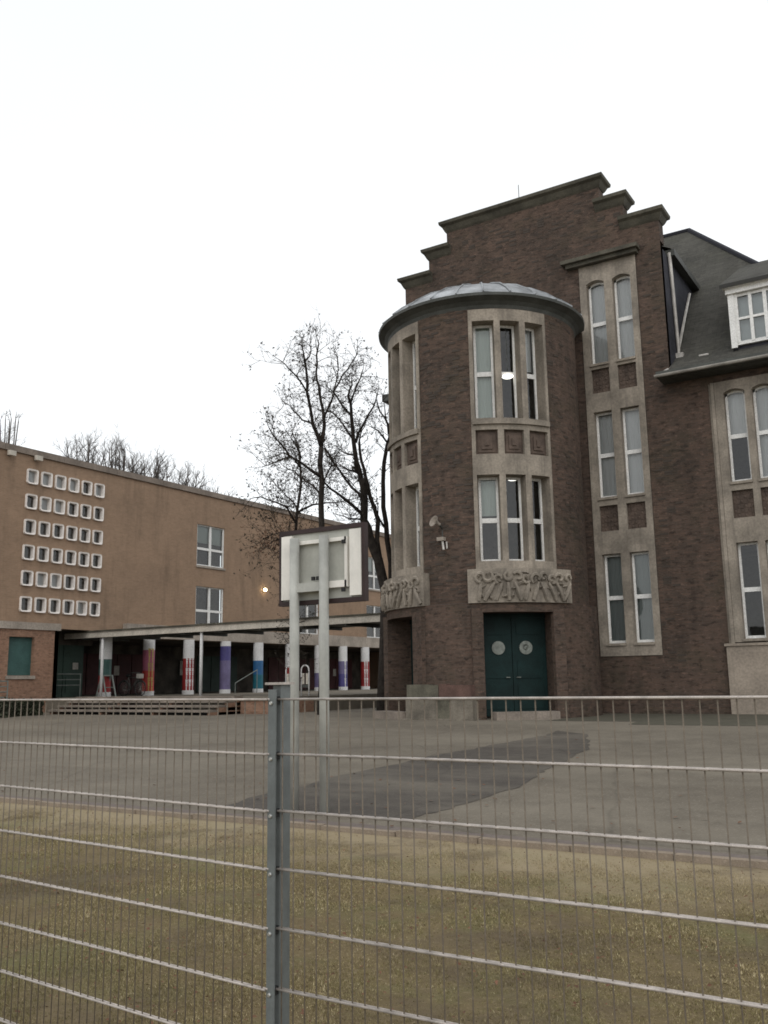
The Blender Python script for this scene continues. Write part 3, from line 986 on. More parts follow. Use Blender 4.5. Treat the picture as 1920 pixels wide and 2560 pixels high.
# horn and floodlight on the tower pier
x, y = T(DT(0), 0, .02)[:2]
o = thing('wall_speaker', (x, y, 5.1), 'pale horn loudspeaker on a bracket on the round tower pier', 'loudspeaker')
mb = MB()
ax = Vector((-.35, -.85, .38)).normalized()
b0 = Vector((x + .02, y - .14, 5.80))
u = ax.orthogonal().normalized(); v = ax.cross(u)
prof = [(.04, 0), (.05, .08), (.09, .16), (.15, .22), (.16, .23), (.135, .22), (.06, .14), (.03, .06)]
for (r0, h0), (r1, h1) in zip(prof, prof[1:]):
    for k in range(18):
        a, b_ = 2 * math.pi * k / 18, 2 * math.pi * (k + 1) / 18
        c0, s0, c1, s1 = math.cos(a), math.sin(a), math.cos(b_), math.sin(b_)
        mb.face([b0 + ax * h0 + (u * c0 + v * s0) * r0, b0 + ax * h0 + (u * c1 + v * s1) * r0, b0 + ax * h1 + (u * c1 + v * s1) * r1, b0 + ax * h1 + (u * c0 + v * s0) * r1])
mb.build('horn', M['concrete'], o)
MB().tube([(x, y + .05, 5.72), (x + .02, y - .14, 5.78)], .03, 6).tube([(x + .03, y - .02, 5.66), (x + .03, y - .02, 5.2)], .018, 5).build('bracket', M['lead'], o)
MB().wbox(x - .10, x + .11, y - .12, y + .05, 5.37, 5.47).build('driver_box', M['concrete'], o)
MB().tube([(x + .04, y - .05, 5.37), (x + .09, y - .08, 5.12)], .03, 6).tube([(x + .15, y - .02, 5.34), (x + .16, y - .02, 5.15)], .022, 6).build('cable_gland', M['pipe'], o)

# low wall of stone blocks in front of the tower pier
o = thing('stone_wall', (-11.75, 21.52, .66), 'low wall of mossy stone blocks with one reddish block before the tower', 'low wall')
lay = [(-12.74, -11.78, .70, 1.19, 'stone_dull'), (-11.77, -11.40, .70, 1.19, 'stone_block'), (-11.39, -10.76, .70, 1.17, 'stone_dull'),
       (-12.70, -12.02, 1.20, 1.57, 'stone_block'), (-12.01, -11.74, 1.20, 1.55, 'stone_block'), (-11.73, -11.50, 1.20, 1.58, 'stone_red'), (-11.49, -10.80, 1.19, 1.55, 'stone_red')]
for x0, x1, z0, z1, m in lay:
    MB().wbox(x0, x1, 21.3 + random.uniform(-.02, .02), 21.74, z0, z1).build('stone_block', M[m], o, bevel=.035)
MB().wbox(-12.8, -10.70, 21.22, 21.8, .55, .70).build('plinth', M['stone_dull'], o, bevel=.02)

# ------------------------------------------------------------------ brown brick annex on the left
UB = -32.5
N = thing('annex_building', (UB, 36, 1.2), 'long brown brick annex with a grid of small concrete framed windows', 'building')
W = side(UB)
cells = [(23.86 + .71 * i, 10.68 - 1.068 * j) for j in range(6) for i in range(6)]       # left edge, top
CW, CH = .57, .66
big = [(34.08, 36.15, 7.6, 9.72), (34.08, 36.15, 4.45, 6.55), (42.4, 44.5, 7.6, 9.72), (42.4, 44.5, 4.45, 6.55), (49.7, 51.8, 7.6, 9.72), (49.7, 51.8, 4.45, 6.55)]
mb = MB()
mb.panel(W, 14, 58, .5, 11.25, [(a + .03, a + CW - .03, z - CH + .03, z - .03) for a, z in cells] + big, .25, voids=[(25.1, 58, .5, 3.8), (25.1, 30.35, 3.79, 4.07)])
mb.wbox(-46, UB, 57.8, 58, .5, 11.25)
mb.wbox(-46, UB, 14, 14.2, .5, 11.25)
mb.build('annex_wall', M['brick_pale'], N)
MB().wbox(-46, UB - .02, 14.2, 57.8, 11.0, 11.2).build('flat_roof', M['asphalt_dark'], N)
mb = MB()
for i in range(15):
    mb.wbox(UB - .3, UB + .09, 13.9 + i * 2.95, 13.9 + (i + 1) * 2.95 - .015, 11.25, 11.52)
mb.build('roof_edge', M['edge'], N)
# concrete window grid: one shared frame mesh, one shared pane mesh
def rr(w2, h2, r, n=3):
    P = []
    for cx, cy, a0 in ((w2 - r, h2 - r, 0), (-w2 + r, h2 - r, 90), (-w2 + r, -h2 + r, 180), (w2 - r, -h2 + r, 270)):
        for k in range(n + 1):
            a = R(a0 + 90 * k / n)
            P.append((cx + r * math.cos(a), cy + r * math.sin(a)))
    return P
oo, ii = rr(CW / 2 - .015, CH / 2 - .015, .09), rr(CW / 2 - .072, CH / 2 - .075, .07)
mb = MB()
for k in range(len(oo)):
    k2 = (k + 1) % len(oo)
    mb.face([(.09, *oo[k]), (.09, *oo[k2]), (.075, *ii[k2]), (.075, *ii[k])])
    mb.face([(-.02, *oo[k]), (-.02, *oo[k2]), (.09, *oo[k2]), (.09, *oo[k])])
    mb.face([(.075, *ii[k]), (.075, *ii[k2]), (-.14, *ii[k2]), (-.14, *ii[k])])
fm = mb.mesh('concrete_frame', M['cream'])
pms = []
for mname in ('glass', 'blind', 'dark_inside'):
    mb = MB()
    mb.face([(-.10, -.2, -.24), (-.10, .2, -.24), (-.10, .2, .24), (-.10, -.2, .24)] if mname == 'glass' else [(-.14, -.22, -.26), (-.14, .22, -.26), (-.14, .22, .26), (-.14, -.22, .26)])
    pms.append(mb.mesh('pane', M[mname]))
rnd = random.Random(2)
for j in range(6):
    for i in range(6):
        a, z = cells[j * 6 + i]
        c = (UB, a + CW / 2, z - CH / 2)
        f = place('concrete_frame', fm, N, c)
        place('pane', pms[0], f, c)
        place('blind', pms[1] if (j == 0 and i != 4) or rnd.random() < .14 else pms[2], f, c)  # some blinds; the rest are dark sheets painted as the unlit inside
for k, (a0, a1, z0, z1) in enumerate(big):
    f = MB()
    for x0, x1 in ((a0, a0 + .07), (a1 - .07, a1)):
        f.box(W, x0 - .01, x1 + .01, z0, z1, -.16, -.06)
    f.box(W, a0, a1, z0, z0 + .08, -.16, -.1).box(W, a0, a1, z1 - .06, z1, -.16, -.1)
    f.box(W, (a0 + a1) / 2 - .05, (a0 + a1) / 2 + .09, z0, z1, -.16, -.07).box(W, a0, a1, z0 + .82, z0 + .94, -.16, -.075)
    fw_ = f.build('window', M['white'], N)
    for x0, x1 in ((a0 + .06, (a0 + a1) / 2 - .04), ((a0 + a1) / 2 + .08, a1 - .06)):
        for q0, q1 in ((z0 + .07, z0 + .83), (z0 + .93, z1 - .05)):
            p = MB()
            p.face([W(x0, q0, -.13), W(x1, q0, -.13), W(x1, q1, -.13), W(x0, q1, -.13)])
            p.build('pane', M['glass'], fw_)
    p = MB()
    p.face([W(a0, z0, -.3), W(a1, z0, -.3), W(a1, z1, -.3), W(a0, z1, -.3)])
    p.build('room_shade_sheet', M['dark_inside'], fw_)  # dark sheet close behind the glass, its colour painted as interior shade
    if k in (0, 4):
        MB().box(W, a0, a1, z0 + 1.2, z1, -.25, -.22).build('blind', M['blind_green'], fw_)
    MB().box(W, a0 - .05, a1 + .05, z0 - .1, z0, -.1, .06).build('window_sill', M['concrete'], N)
# low front block
mb = MB()
lb = side(-31.5)
mb.panel(lb, 10, 25.1, .5, 3.92, [(22.78, 23.95, 2.12, 3.62)], .2)
mb.wbox(-36, -31.5, 24.9, 25.1, .5, 3.92)
mb.build('low_block', M['brick_red'], N)
MB().wbox(-33, -31.44, 9.9, 25.16, 3.92, 4.2).build('parapet', M['concrete'], N)
MB().wbox(-33, -31.6, 10, 25, 3.85, 3.94).build('block_roof', M['asphalt_dark'], N)
f = MB()
f.box(lb, 22.78, 23.95, 2.12, 3.62, -.2, -.17)
f.build('window_board', M['black_teal'], N)
MB().box(lb, 22.7, 24.02, 1.98, 2.11, -.1, .06).build('window_sill', M['concrete'], N)
# arcade: lintel, ceiling, back wall with panels and doors
MB().box(W, 29.4, 58, 3.82, 4.45, -.2, .28).build('lintel', M['concrete'], N)
mb = MB()
mb.wbox(-38, UB - .02, 30.36, 58, 3.8, 3.9)
mb.wbox(-38, UB - .02, 25.1, 30.36, 4.075, 4.15)
mb.wbox(-38, UB - .02, 30.33, 30.36, 3.8, 4.075)
mb.wbox(-38.1, -38, 25.1, 58, .5, 3.9)
mb.wbox(-38, UB, 25.1, 25.2, .5, 3.9)
mb.build('arcade_wall', M['dark_inside'], N)
bw = side(-37.98)
for a0, a1, m, nm in ((26.2, 28.6, 'recess_green', 'door'), (31, 36, 'recess_red', 'wall_panel'), (40.0, 43.5, 'recess_green', 'door'), (46.5, 50.5, 'recess_red', 'wall_panel'), (50.8, 56, 'recess_red', 'wall_panel')):
    p = MB()
    nn = max(2, round((a1 - a0) / 1.1))
    for k in range(nn):
        q0, q1 = a0 + (a1 - a0) * k / nn, a0 + (a1 - a0) * (k + 1) / nn
        p.box(bw, q0 + .03, q1 - .03, 1.25, 3.3, 0, .06)
    p.build(nm, M[m], N)
for a, z, h in ((29.6, 2.1, .55), (33.1, 2.3, .45), (33.8, 2.2, .5), (38.6, 2.2, .8), (52.5, 2.0, .6), (53.6, 2.1, .5), (27.3, 2.5, .25)):
    MB().box(bw, a, a + h * .7, z, z + h, .06, .075).build('notice', M['paper'], N)
dk = side(-34.3)
p = MB()
for q0, q1 in ((26.55, 27.62), (27.66, 28.75)):
    p.box(dk, q0, q1, 1.2, 3.5, -.06, 0).box(dk, q0 + .15, q1 - .15, 1.4, 2.1, 0, .03)
e = p.build('entrance_door', M['recess_green'], N)
MB().box(dk, 28.15, 28.45, 2.42, 2.72, .005, .03).build('notice', M['paper'], e)
MB().box(dk, 25.2, 29.2, 3.5, 4.07, -.06, .04).build('door_lintel', M['dark_inside'], N)
# painted round columns
def pcol(v, top_h, paint, pat=None, patm=None, base='col_white', label=''):
    c = (-32.2, v)
    z0, z1 = 1.2, 3.82
    zt = z1 - top_h
    r = .27
    o = MB().lathe(c, [(r, zt), (r, z1)], 20).build('column', M['col_white'], N, smooth=True, label=label)
    MB().lathe(c, [(r + .015, z0), (r + .015, z0 + .2), (r, z0 + .2)], 20).build('column_base', M[base], o)
    zz = [z0 + .2 + (zt - z0 - .2) * k / len(paint) for k in range(len(paint) + 1)]
    for k, p in enumerate(paint):
        MB().lathe(c, [(r, zz[k]), (r, zz[k + 1])], 20).build('painted_band', M[p], o, smooth=True)
    if pat:
        mb = MB()
        n = 9
        for a0 in pat:
            for k in range(n):
                za = z0 + .18 + (zt - z0 - .1) * k / n
                h = (zt - z0 - .1) / n
                a = R(a0)
                rw = .20
                P = lambda da, dz, q=.006: (c[0] + (r + q) * math.cos(a + da), c[1] + (r + q) * math.sin(a + da), za + dz)
                rw = .14 + .08 * ((k * 7) % 3)
                mb.face([P(-rw * .4, 0), P(rw, h * .2), P(rw * .5, h * .55), P(rw * 1.1, h * .9), P(-rw * .6, h)])
        mb.build('painted_zigzag', M[patm], o)
COLS = [
    (28.2, 1.0, ['dark_red', 'black_teal'], None, None, 'white topped column beside the first canopy post, dark below'),
    (30.75, .55, ['red', 'red', 'pink', 'pink'], (-38, -5), 'yellow', 'red and pink column with pale yellow flame pattern'),
    (33.35, .9, ['dark_red'], (-62, -30, 5), 'col_white', 'dark red column with white zigzag pattern'),
    (36.0, .25, ['lilac', 'lilac', 'violet'], None, None, 'lilac and violet column under the lintel'),
    (38.6, .95, ['teal', 'blue'], None, None, 'white topped blue and teal column'),
    (41.35, 1.3, ['teal', 'dark_red'], None, None, 'white topped column left of the basketball pole'),
    (44.1, 1.6, ['lilac'], None, None, 'pale column between the basketball poles'),
    (46.55, .9, ['violet', 'lilac'], (-25,), 'col_white', 'violet column with a white zigzag line'),
    (49.0, .9, ['dark_red'], (-30, -60), 'col_white', 'narrow looking red column with white zigzag near the tower'),
]
for v, t, p, pt_, pm, lab in COLS:
    pcol(v, t, p, pt_, pm, label=lab)

# wall lamp, floodlights on the annex
o = thing('wall_lamp', (UB, 39.34, 6.7), 'small lit warm wall lamp on the brown annex', 'lamp')
MB().box(W, 39.28, 39.4, 6.62, 6.86, 0, .05).build('back_plate', M['lead'], o)
MB().lathe((UB + .14, 39.34), [(0, 6.64), (.07, 6.66), (.10, 6.73), (.07, 6.80), (0, 6.82)], 14).build('bulb', M['lamp_warm'], o)
for i, (v, z, lab) in enumerate(((24.25, 11.16, 'small pale floodlight under the roof edge above the window grid'), (22.95, 11.12, 'small pale floodlight under the roof edge, left of the window grid'))):
    o = thing('floodlight', (UB, v, z), lab, 'floodlight', 'floodlights under the annex roof edge')
    MB().box(W, v - .03, v + .03, z - .1, z + .1, 0, .18).build('bracket', M['lead'], o)
    MB().box(W, v - .16, v + .16, z - .12, z + .08, .18, .32).build('lamp_head', M['fascia'], o, bevel=.03)

# ------------------------------------------------------------------ canopy in front of the arcade
o = thing('canopy', (-25, 27.5, 1.2), 'long flat entrance canopy on thin white posts between annex and tower', 'canopy')
MB().wbox(-34, -17.15, 27.56, 30.3, 3.80, 3.90).build('canopy_roof', M['lead'], o)
mb = MB()
for i in range(6):
    x0 = -34.1 + i * 2.83
    mb.wbox(x0, x0 + 2.815, 27.48, 27.555, 3.74, 4.02)
mb.build('fascia', M['fascia'], o)
MB().wbox(-34.1, -17.12, 27.42, 27.478, 3.98, 4.05).build('drip_edge', M['coping'], o)
for u, zb in ((-31.75, 1.2), (-25.98, 1.2), (-20.1, 1.2)):
    MB().tube([(u, 27.62, zb), (u, 27.62, 3.78)], .065, 10).build('post', M['col_white'], o, smooth=True)
for x in range(-33, -17, 2):
    MB().wbox(x, x + .1, 27.56, 30.2, 3.68, 3.80).build('rafter', M['lead'], o)

# ------------------------------------------------------------------ things about the terrace
o = thing('step_flight', (-25.2, 23.6, .66), 'wide flight of pale open steps up to the terrace', 'steps', )
for k in range(4):
    y = 22.92 + .42 * k
    MB().wbox(-29.2, -21.2, y, y + .46, .76 + .145 * k, .83 + .145 * k).build('step', M['step'], o, bevel=.012)
MB().wbox(-29.2, -21.2, 23.5, 24.6, .5, .72).build('step_gap_shade', M['black'], o)  # black box that paints the shade in the gap under the steps
for x in (-29.15, -26.5, -23.9, -21.32):
    mb = MB()
    for k in range(4):
        mb.wbox(x, x + .12, 23.0 + .42 * k, 24.6, .5 + .145 * k, .5 + .145 * (k + 1) + .11)
    mb.build('string', M['brick_red'], o)
o = thing('brick_wall', (-20.6, 24.5, .66), 'short low red brick wall beside the open steps', 'low wall')
MB().box(front(24.45), -21.15, -19.95, .5, 1.10, -.17, 0).wbox(-20.15, -19.95, 24.62, 27, .5, 1.1).build('wall_body', M['brick_red'], o)
MB().wbox(-21.18, -19.9, 24.40, 24.66, 1.10, 1.17).build('wall_cap', M['concrete'], o)
def railing(pts, z, label, n=3, gap=.24, mid=True):
    o = thing('railing', (*pts[0], z), label, 'railing')
    for (x, y) in pts:
        MB().tube([(x, y, z), (x, y, z + 1.02)], .025, 6).build('post', M['rail'], o)
    for k in range(n):
        MB().tube([(x, y, z + 1.0 - gap * k) for x, y in pts], .022, 6).build('rail', M['rail'], o)
railing([(-33.3, 25.6), (-33.3, 27.8)], 1.2, 'grey railing before the dark entrance left of the canopy post')
railing([(-30.9, 19.6), (-30.9, 22.4)], .9, 'grey railing in front of the teal window', 4, .2)
o = thing('handrail', (-31.6, 36.1, 1.2), 'thin slanting handrail in front of the blue and teal column', 'handrail')
MB().tube([(-31.6, 36.1, 1.2), (-31.6, 36.1, 1.72)], .022, 6).build('post', M['rail'], o)
MB().tube([(-31.6, 37.8, 1.2), (-31.6, 37.8, 2.38)], .022, 6).build('post', M['rail'], o)
MB().tube([(-31.6, 36.08, 1.7), (-31.6, 37.82, 2.38)], .024, 6).build('rail', M['rail'], o)
# pale hoops by the basketball poles
for x, lab in ((-20.33, 'white arched hoop stand seen between the two basketball poles'), (-21.03, 'white arched hoop stand just left of the basketball poles')):
    o = thing('hoop_stand', (x, 27.0, 1.2), lab, 'hoop stand', 'white hoops under the canopy')
    P = [(x - .17, 27, 1.2)] + [(x - .17 * math.cos(R(a)), 27, 2.12 + .17 * math.sin(R(a))) for a in range(0, 181, 20)] + [(x + .17, 27, 1.2)]
    MB().tube(P, .028, 8).build('hoop', M['col_white'], o, smooth=True)
    for q in (-.08, .09):
        MB().wbox(x + q - .045, x + q + .045, 26.98, 27.02, 1.62, 2.0).build('plate', M['fascia'], o)
    MB().wbox(x - .16, x + .16, 26.985, 27.015, 1.5, 1.6).build('crossbar', M['lead'], o)
# folding stand and dark bicycle by the first canopy post
o = thing('folding_stand', (-31.85, 28.0, 1.2), 'grey A-shaped folding stand beside the first canopy post', 'folding stand')
for s in (-1, 1):
    mb = MB()
    for q in (-.26, .26):
        mb.tube([(-31.85 + s * .05, 28 + q, 2.1), (-31.85 + s * .32, 28 + q, 1.2)], .035, 6)
    mb.tube([(-31.85 + s * .2, 27.74, 1.6), (-31.85 + s * .2, 28.26, 1.6)], .02, 5)
    mb.build('leg', M['rail'], o)
MB().wbox(-31.92, -31.78, 27.7, 28.3, 2.08, 2.14).build('top_bar', M['rail'], o)
def bicycle(x, y, z, rz, label):
    o = thing('bicycle', (x, y, z), label, 'bicycle')
    def add(mb, name, m, par=None): return mb.build(name, M[m], par or o, smooth=True)
    for wx in (-.52, .52):
        P = [(x + wx + .33 * math.cos(t * math.pi / 10), y, z + .33 + .33 * math.sin(t * math.pi / 10)) for t in range(21)]
        w_ = add(MB().tube(P, .022, 6, False), 'wheel', 'black')
        mb = MB()
        for t in range(10):
            a = t * math.pi / 10
            mb.tube([(x + wx + .31 * math.cos(a), y, z + .33 + .31 * math.sin(a)), (x + wx - .31 * math.cos(a), y, z + .33 - .31 * math.sin(a))], .004, 3)
        add(mb, 'spoke', 'pipe', w_)
        P = [(x + wx + .37 * math.cos(R(a)), y, z + .33 + .37 * math.sin(R(a))) for a in range(20, 171, 15)]
        add(MB().tube(P, .018, 5), 'mudguard', 'lead')
    J = dict(bb=(x - .08, y, z + .28), st=(x - .22, y, z + .82), hd=(x + .36, y, z + .80), rr=(x - .52, y, z + .33), ff=(x + .52, y, z + .33))
    mb = MB()
    for p, q in (('bb', 'st'), ('bb', 'hd'), ('st', 'hd'), ('bb', 'rr'), ('st', 'rr'), ('hd', 'ff')):
        mb.tube([J[p], J[q]], .018, 6)
    add(mb, 'frame', 'lead')
    add(MB().tube([(x - .34, y, z + .90), (x - .22, y, z + .92), (x - .08, y, z + .90)], [.07, .06, .02], 6), 'saddle', 'black')
    add(MB().tube([(x + .36, y, z + .80), (x + .33, y, z + 1.02)], .014, 5).tube([(x + .2, y - .27, z + 1.03), (x + .33, y, z + 1.03), (x + .2, y + .27, z + 1.03)], .014, 5), 'handlebar', 'lead')
    mb = MB().wbox(x + .40, x + .58, y - .13, y + .13, z + .78, z + .98)
    mb.build('front_bag', M['paper'], o)
    return o
bicycle(-32.0, 29.6, 1.2, 0, 'dark bicycle with a pale front bag parked under the canopy')

# ------------------------------------------------------------------ basketball stand (seen from behind)
o = thing('basketball_stand', (-7.35, 9.95, 0), 'basketball backboard on two grey poles seen from behind', 'basketball stand')
for u in (-7.635, -7.145):
    MB().tube([(u, 9.9, .0), (u, 9.9, 3.60)], .066, 16).build('pole', M['pole'], o, smooth=True)
MB().wbox(-7.575, -7.205, 9.87, 9.93, 2.86, 2.98).build('crossbar', M['pole'], o)
MB().wbox(-7.93, -6.61, 10.03, 10.06, 2.76, 3.68).build('backboard', M['board'], o)
mb = MB()
mb.wbox(-7.98, -7.93, 10.0, 10.09, 2.70, 3.74); mb.wbox(-6.61, -6.56, 10.0, 10.09, 2.70, 3.74)
mb.wbox(-7.93, -6.61, 10.0, 10.09, 2.70, 2.76); mb.wbox(-7.93, -6.61, 10.0, 10.09, 3.68, 3.74)
mb.build('board_rim', M['board_edge'], o)
for x0, x1 in ((-7.93, -7.75), (-6.79, -6.61)):
    MB().wbox(x0, x1, 9.985, 10.03, 2.78, 3.66).build('board_batten', M['batten'], o)
mb = MB()
for x0, x1, z0, z1 in ((-7.70, -6.83, 3.52, 3.57), (-7.70, -6.83, 2.90, 2.99), (-7.72, -7.68, 2.90, 3.57), (-6.86, -6.82, 2.90, 3.57)):
    mb.wbox(x0, x1, 9.968, 10.029, z0, z1)
mb.build('back_frame', M['batten'], o)
mb = MB()
for x, z in ((-7.36, 3.04), (-7.28, 3.04), (-6.86, 3.5), (-6.87, 2.86), (-7.70, 3.5), (-7.70, 2.86)):
    mb.wbox(x - .025, x + .025, 9.94, 9.97, z - .025, z + .025)
mb.build('bolt', M['black'], o)
P = [(-7.27 + .23 * math.cos(t * math.pi / 12), 10.36 + .23 * math.sin(t * math.pi / 12), 2.98) for t in range(25)]
MB().tube(P, .012, 6, False).wbox(-7.33, -7.21, 10.06, 10.14, 2.92, 3.0).build('rim', M['rim'], o)

# ------------------------------------------------------------------ trees
def grow(mb, p, d, ln, r, depth, rnd, up, tips):
    n = 4
    P, q, dd = [Vector(p)], Vector(p), Vector(d).normalized()
    for k in range(n):
        dd = (dd + Vector((rnd.gauss(0, .16), rnd.gauss(0, .16), rnd.gauss(0, .12) + up))).normalized()
        q = q + dd * ln / n
        P.append(q.copy())
    mb.tube(P, [r * (1 - .7 * k / n) for k in range(n + 1)], 4 if r > .02 else 3, False)
    tips.append(P[-1])
    if depth > 0:
        for k in range(rnd.choice((2, 3, 3, 4))):
            i = rnd.randint(1, n)
            sd = dd.cross(Vector((rnd.gauss(0, 1), rnd.gauss(0, 1), rnd.gauss(0, 1)))).normalized()
            grow(mb, P[i], dd * .75 + sd * rnd.uniform(.5, 1.0), ln * rnd.uniform(.5, .8), r * .62, depth - 1, rnd, up, tips)
def clump(mb, p, s, rnd):
    for _ in range(2):
        c = Vector(p) + Vector((rnd.gauss(0, s), rnd.gauss(0, s), rnd.gauss(0, s)))
        a, b_ = Vector((rnd.gauss(0, 1), rnd.gauss(0, 1), rnd.gauss(0, 1))).normalized() * s, Vector((rnd.gauss(0, 1), rnd.gauss(0, 1), rnd.gauss(0, 1))).normalized() * s
        mb.face([c + a, c + b_, c - a])
        mb.face([c - a, c - b_ * .7, c + a * .6 - b_])
def tree(name, limbs, label, seed, dens=2.2, tl=.8, tr=.013, clumps=.5, cs=.05, up=.05, foot=None, cat='tree', group=None, seedmat='seed', RS=1.0, rust=(), bark='bark', twigm='twig'):
    rnd = random.Random(seed)
    base = limbs[0][2][0]
    t = thing(name, foot or base, label, cat, group)
    tm, cm, km, rm_ = MB(), MB(), MB(), MB()
    tips = []
    for li, (r0, r1, P) in enumerate(limbs):
        P = [Vector(p) for p in P]
        if li == 0 and foot:
            P[0] = Vector(foot)
        # smooth the path a little
        r0, r1 = r0 * RS, r1 * RS
        Q = [P[0]]
        for a, b_ in zip(P, P[1:]):
            m = (a + b_) / 2 + Vector((rnd.gauss(0, .03), rnd.gauss(0, .03), 0))
            Q += [m, b_]
        nn = len(Q) - 1
        rad = [r0 + (r1 - r0) * k / nn for k in range(nn + 1)]
        tm.tube(Q, rad, 8 if r0 > .08 else 6)
        for a, b_, ra in zip(Q, Q[1:], rad):
            if ra > .075:
                continue
            ln = (b_ - a).length
            c = ln * dens
            c = int(c) + (1 if rnd.random() < c - int(c) else 0)
            for _ in range(c):
                f = rnd.random()
                dr = (b_ - a).normalized()
                sd = dr.cross(Vector((rnd.gauss(0, 1), rnd.gauss(0, 1), rnd.gauss(0, 1)))).normalized()
                grow(cm, a + (b_ - a) * f, dr * .6 + sd, tl * rnd.uniform(.5, 1.2), tr * rnd.uniform(.8, 1.3), 2, rnd, up, tips)
        grow(cm, Q[-1], Q[-1] - Q[-2], tl * .6, max(tr, r1 * .8), 2, rnd, up, tips)
    for P in rust:
        for k in range(150):
            f = rnd.random() * (len(P) - 1)
            q = Vector(P[int(f)]).lerp(Vector(P[int(f) + 1]), f % 1) + Vector((rnd.gauss(0, .28), rnd.gauss(0, .28), rnd.gauss(0, .25)))
            clump(rm_, q, .045, rnd)
    for p in tips:
        if rnd.random() < clumps:
            clump(km, p, cs * rnd.uniform(.6, 1.4), rnd)
    tm.build('trunk', M[bark], t, smooth=True)
    cm.build('twigs', M[twigm], t, kind='stuff')
    if rm_.f:
        rm_.build('dead_leaves', M['rustleaf'], t, kind='stuff')
    if km.f:
        km.build('seed_clusters', M[seedmat], t, kind='stuff')
    return t
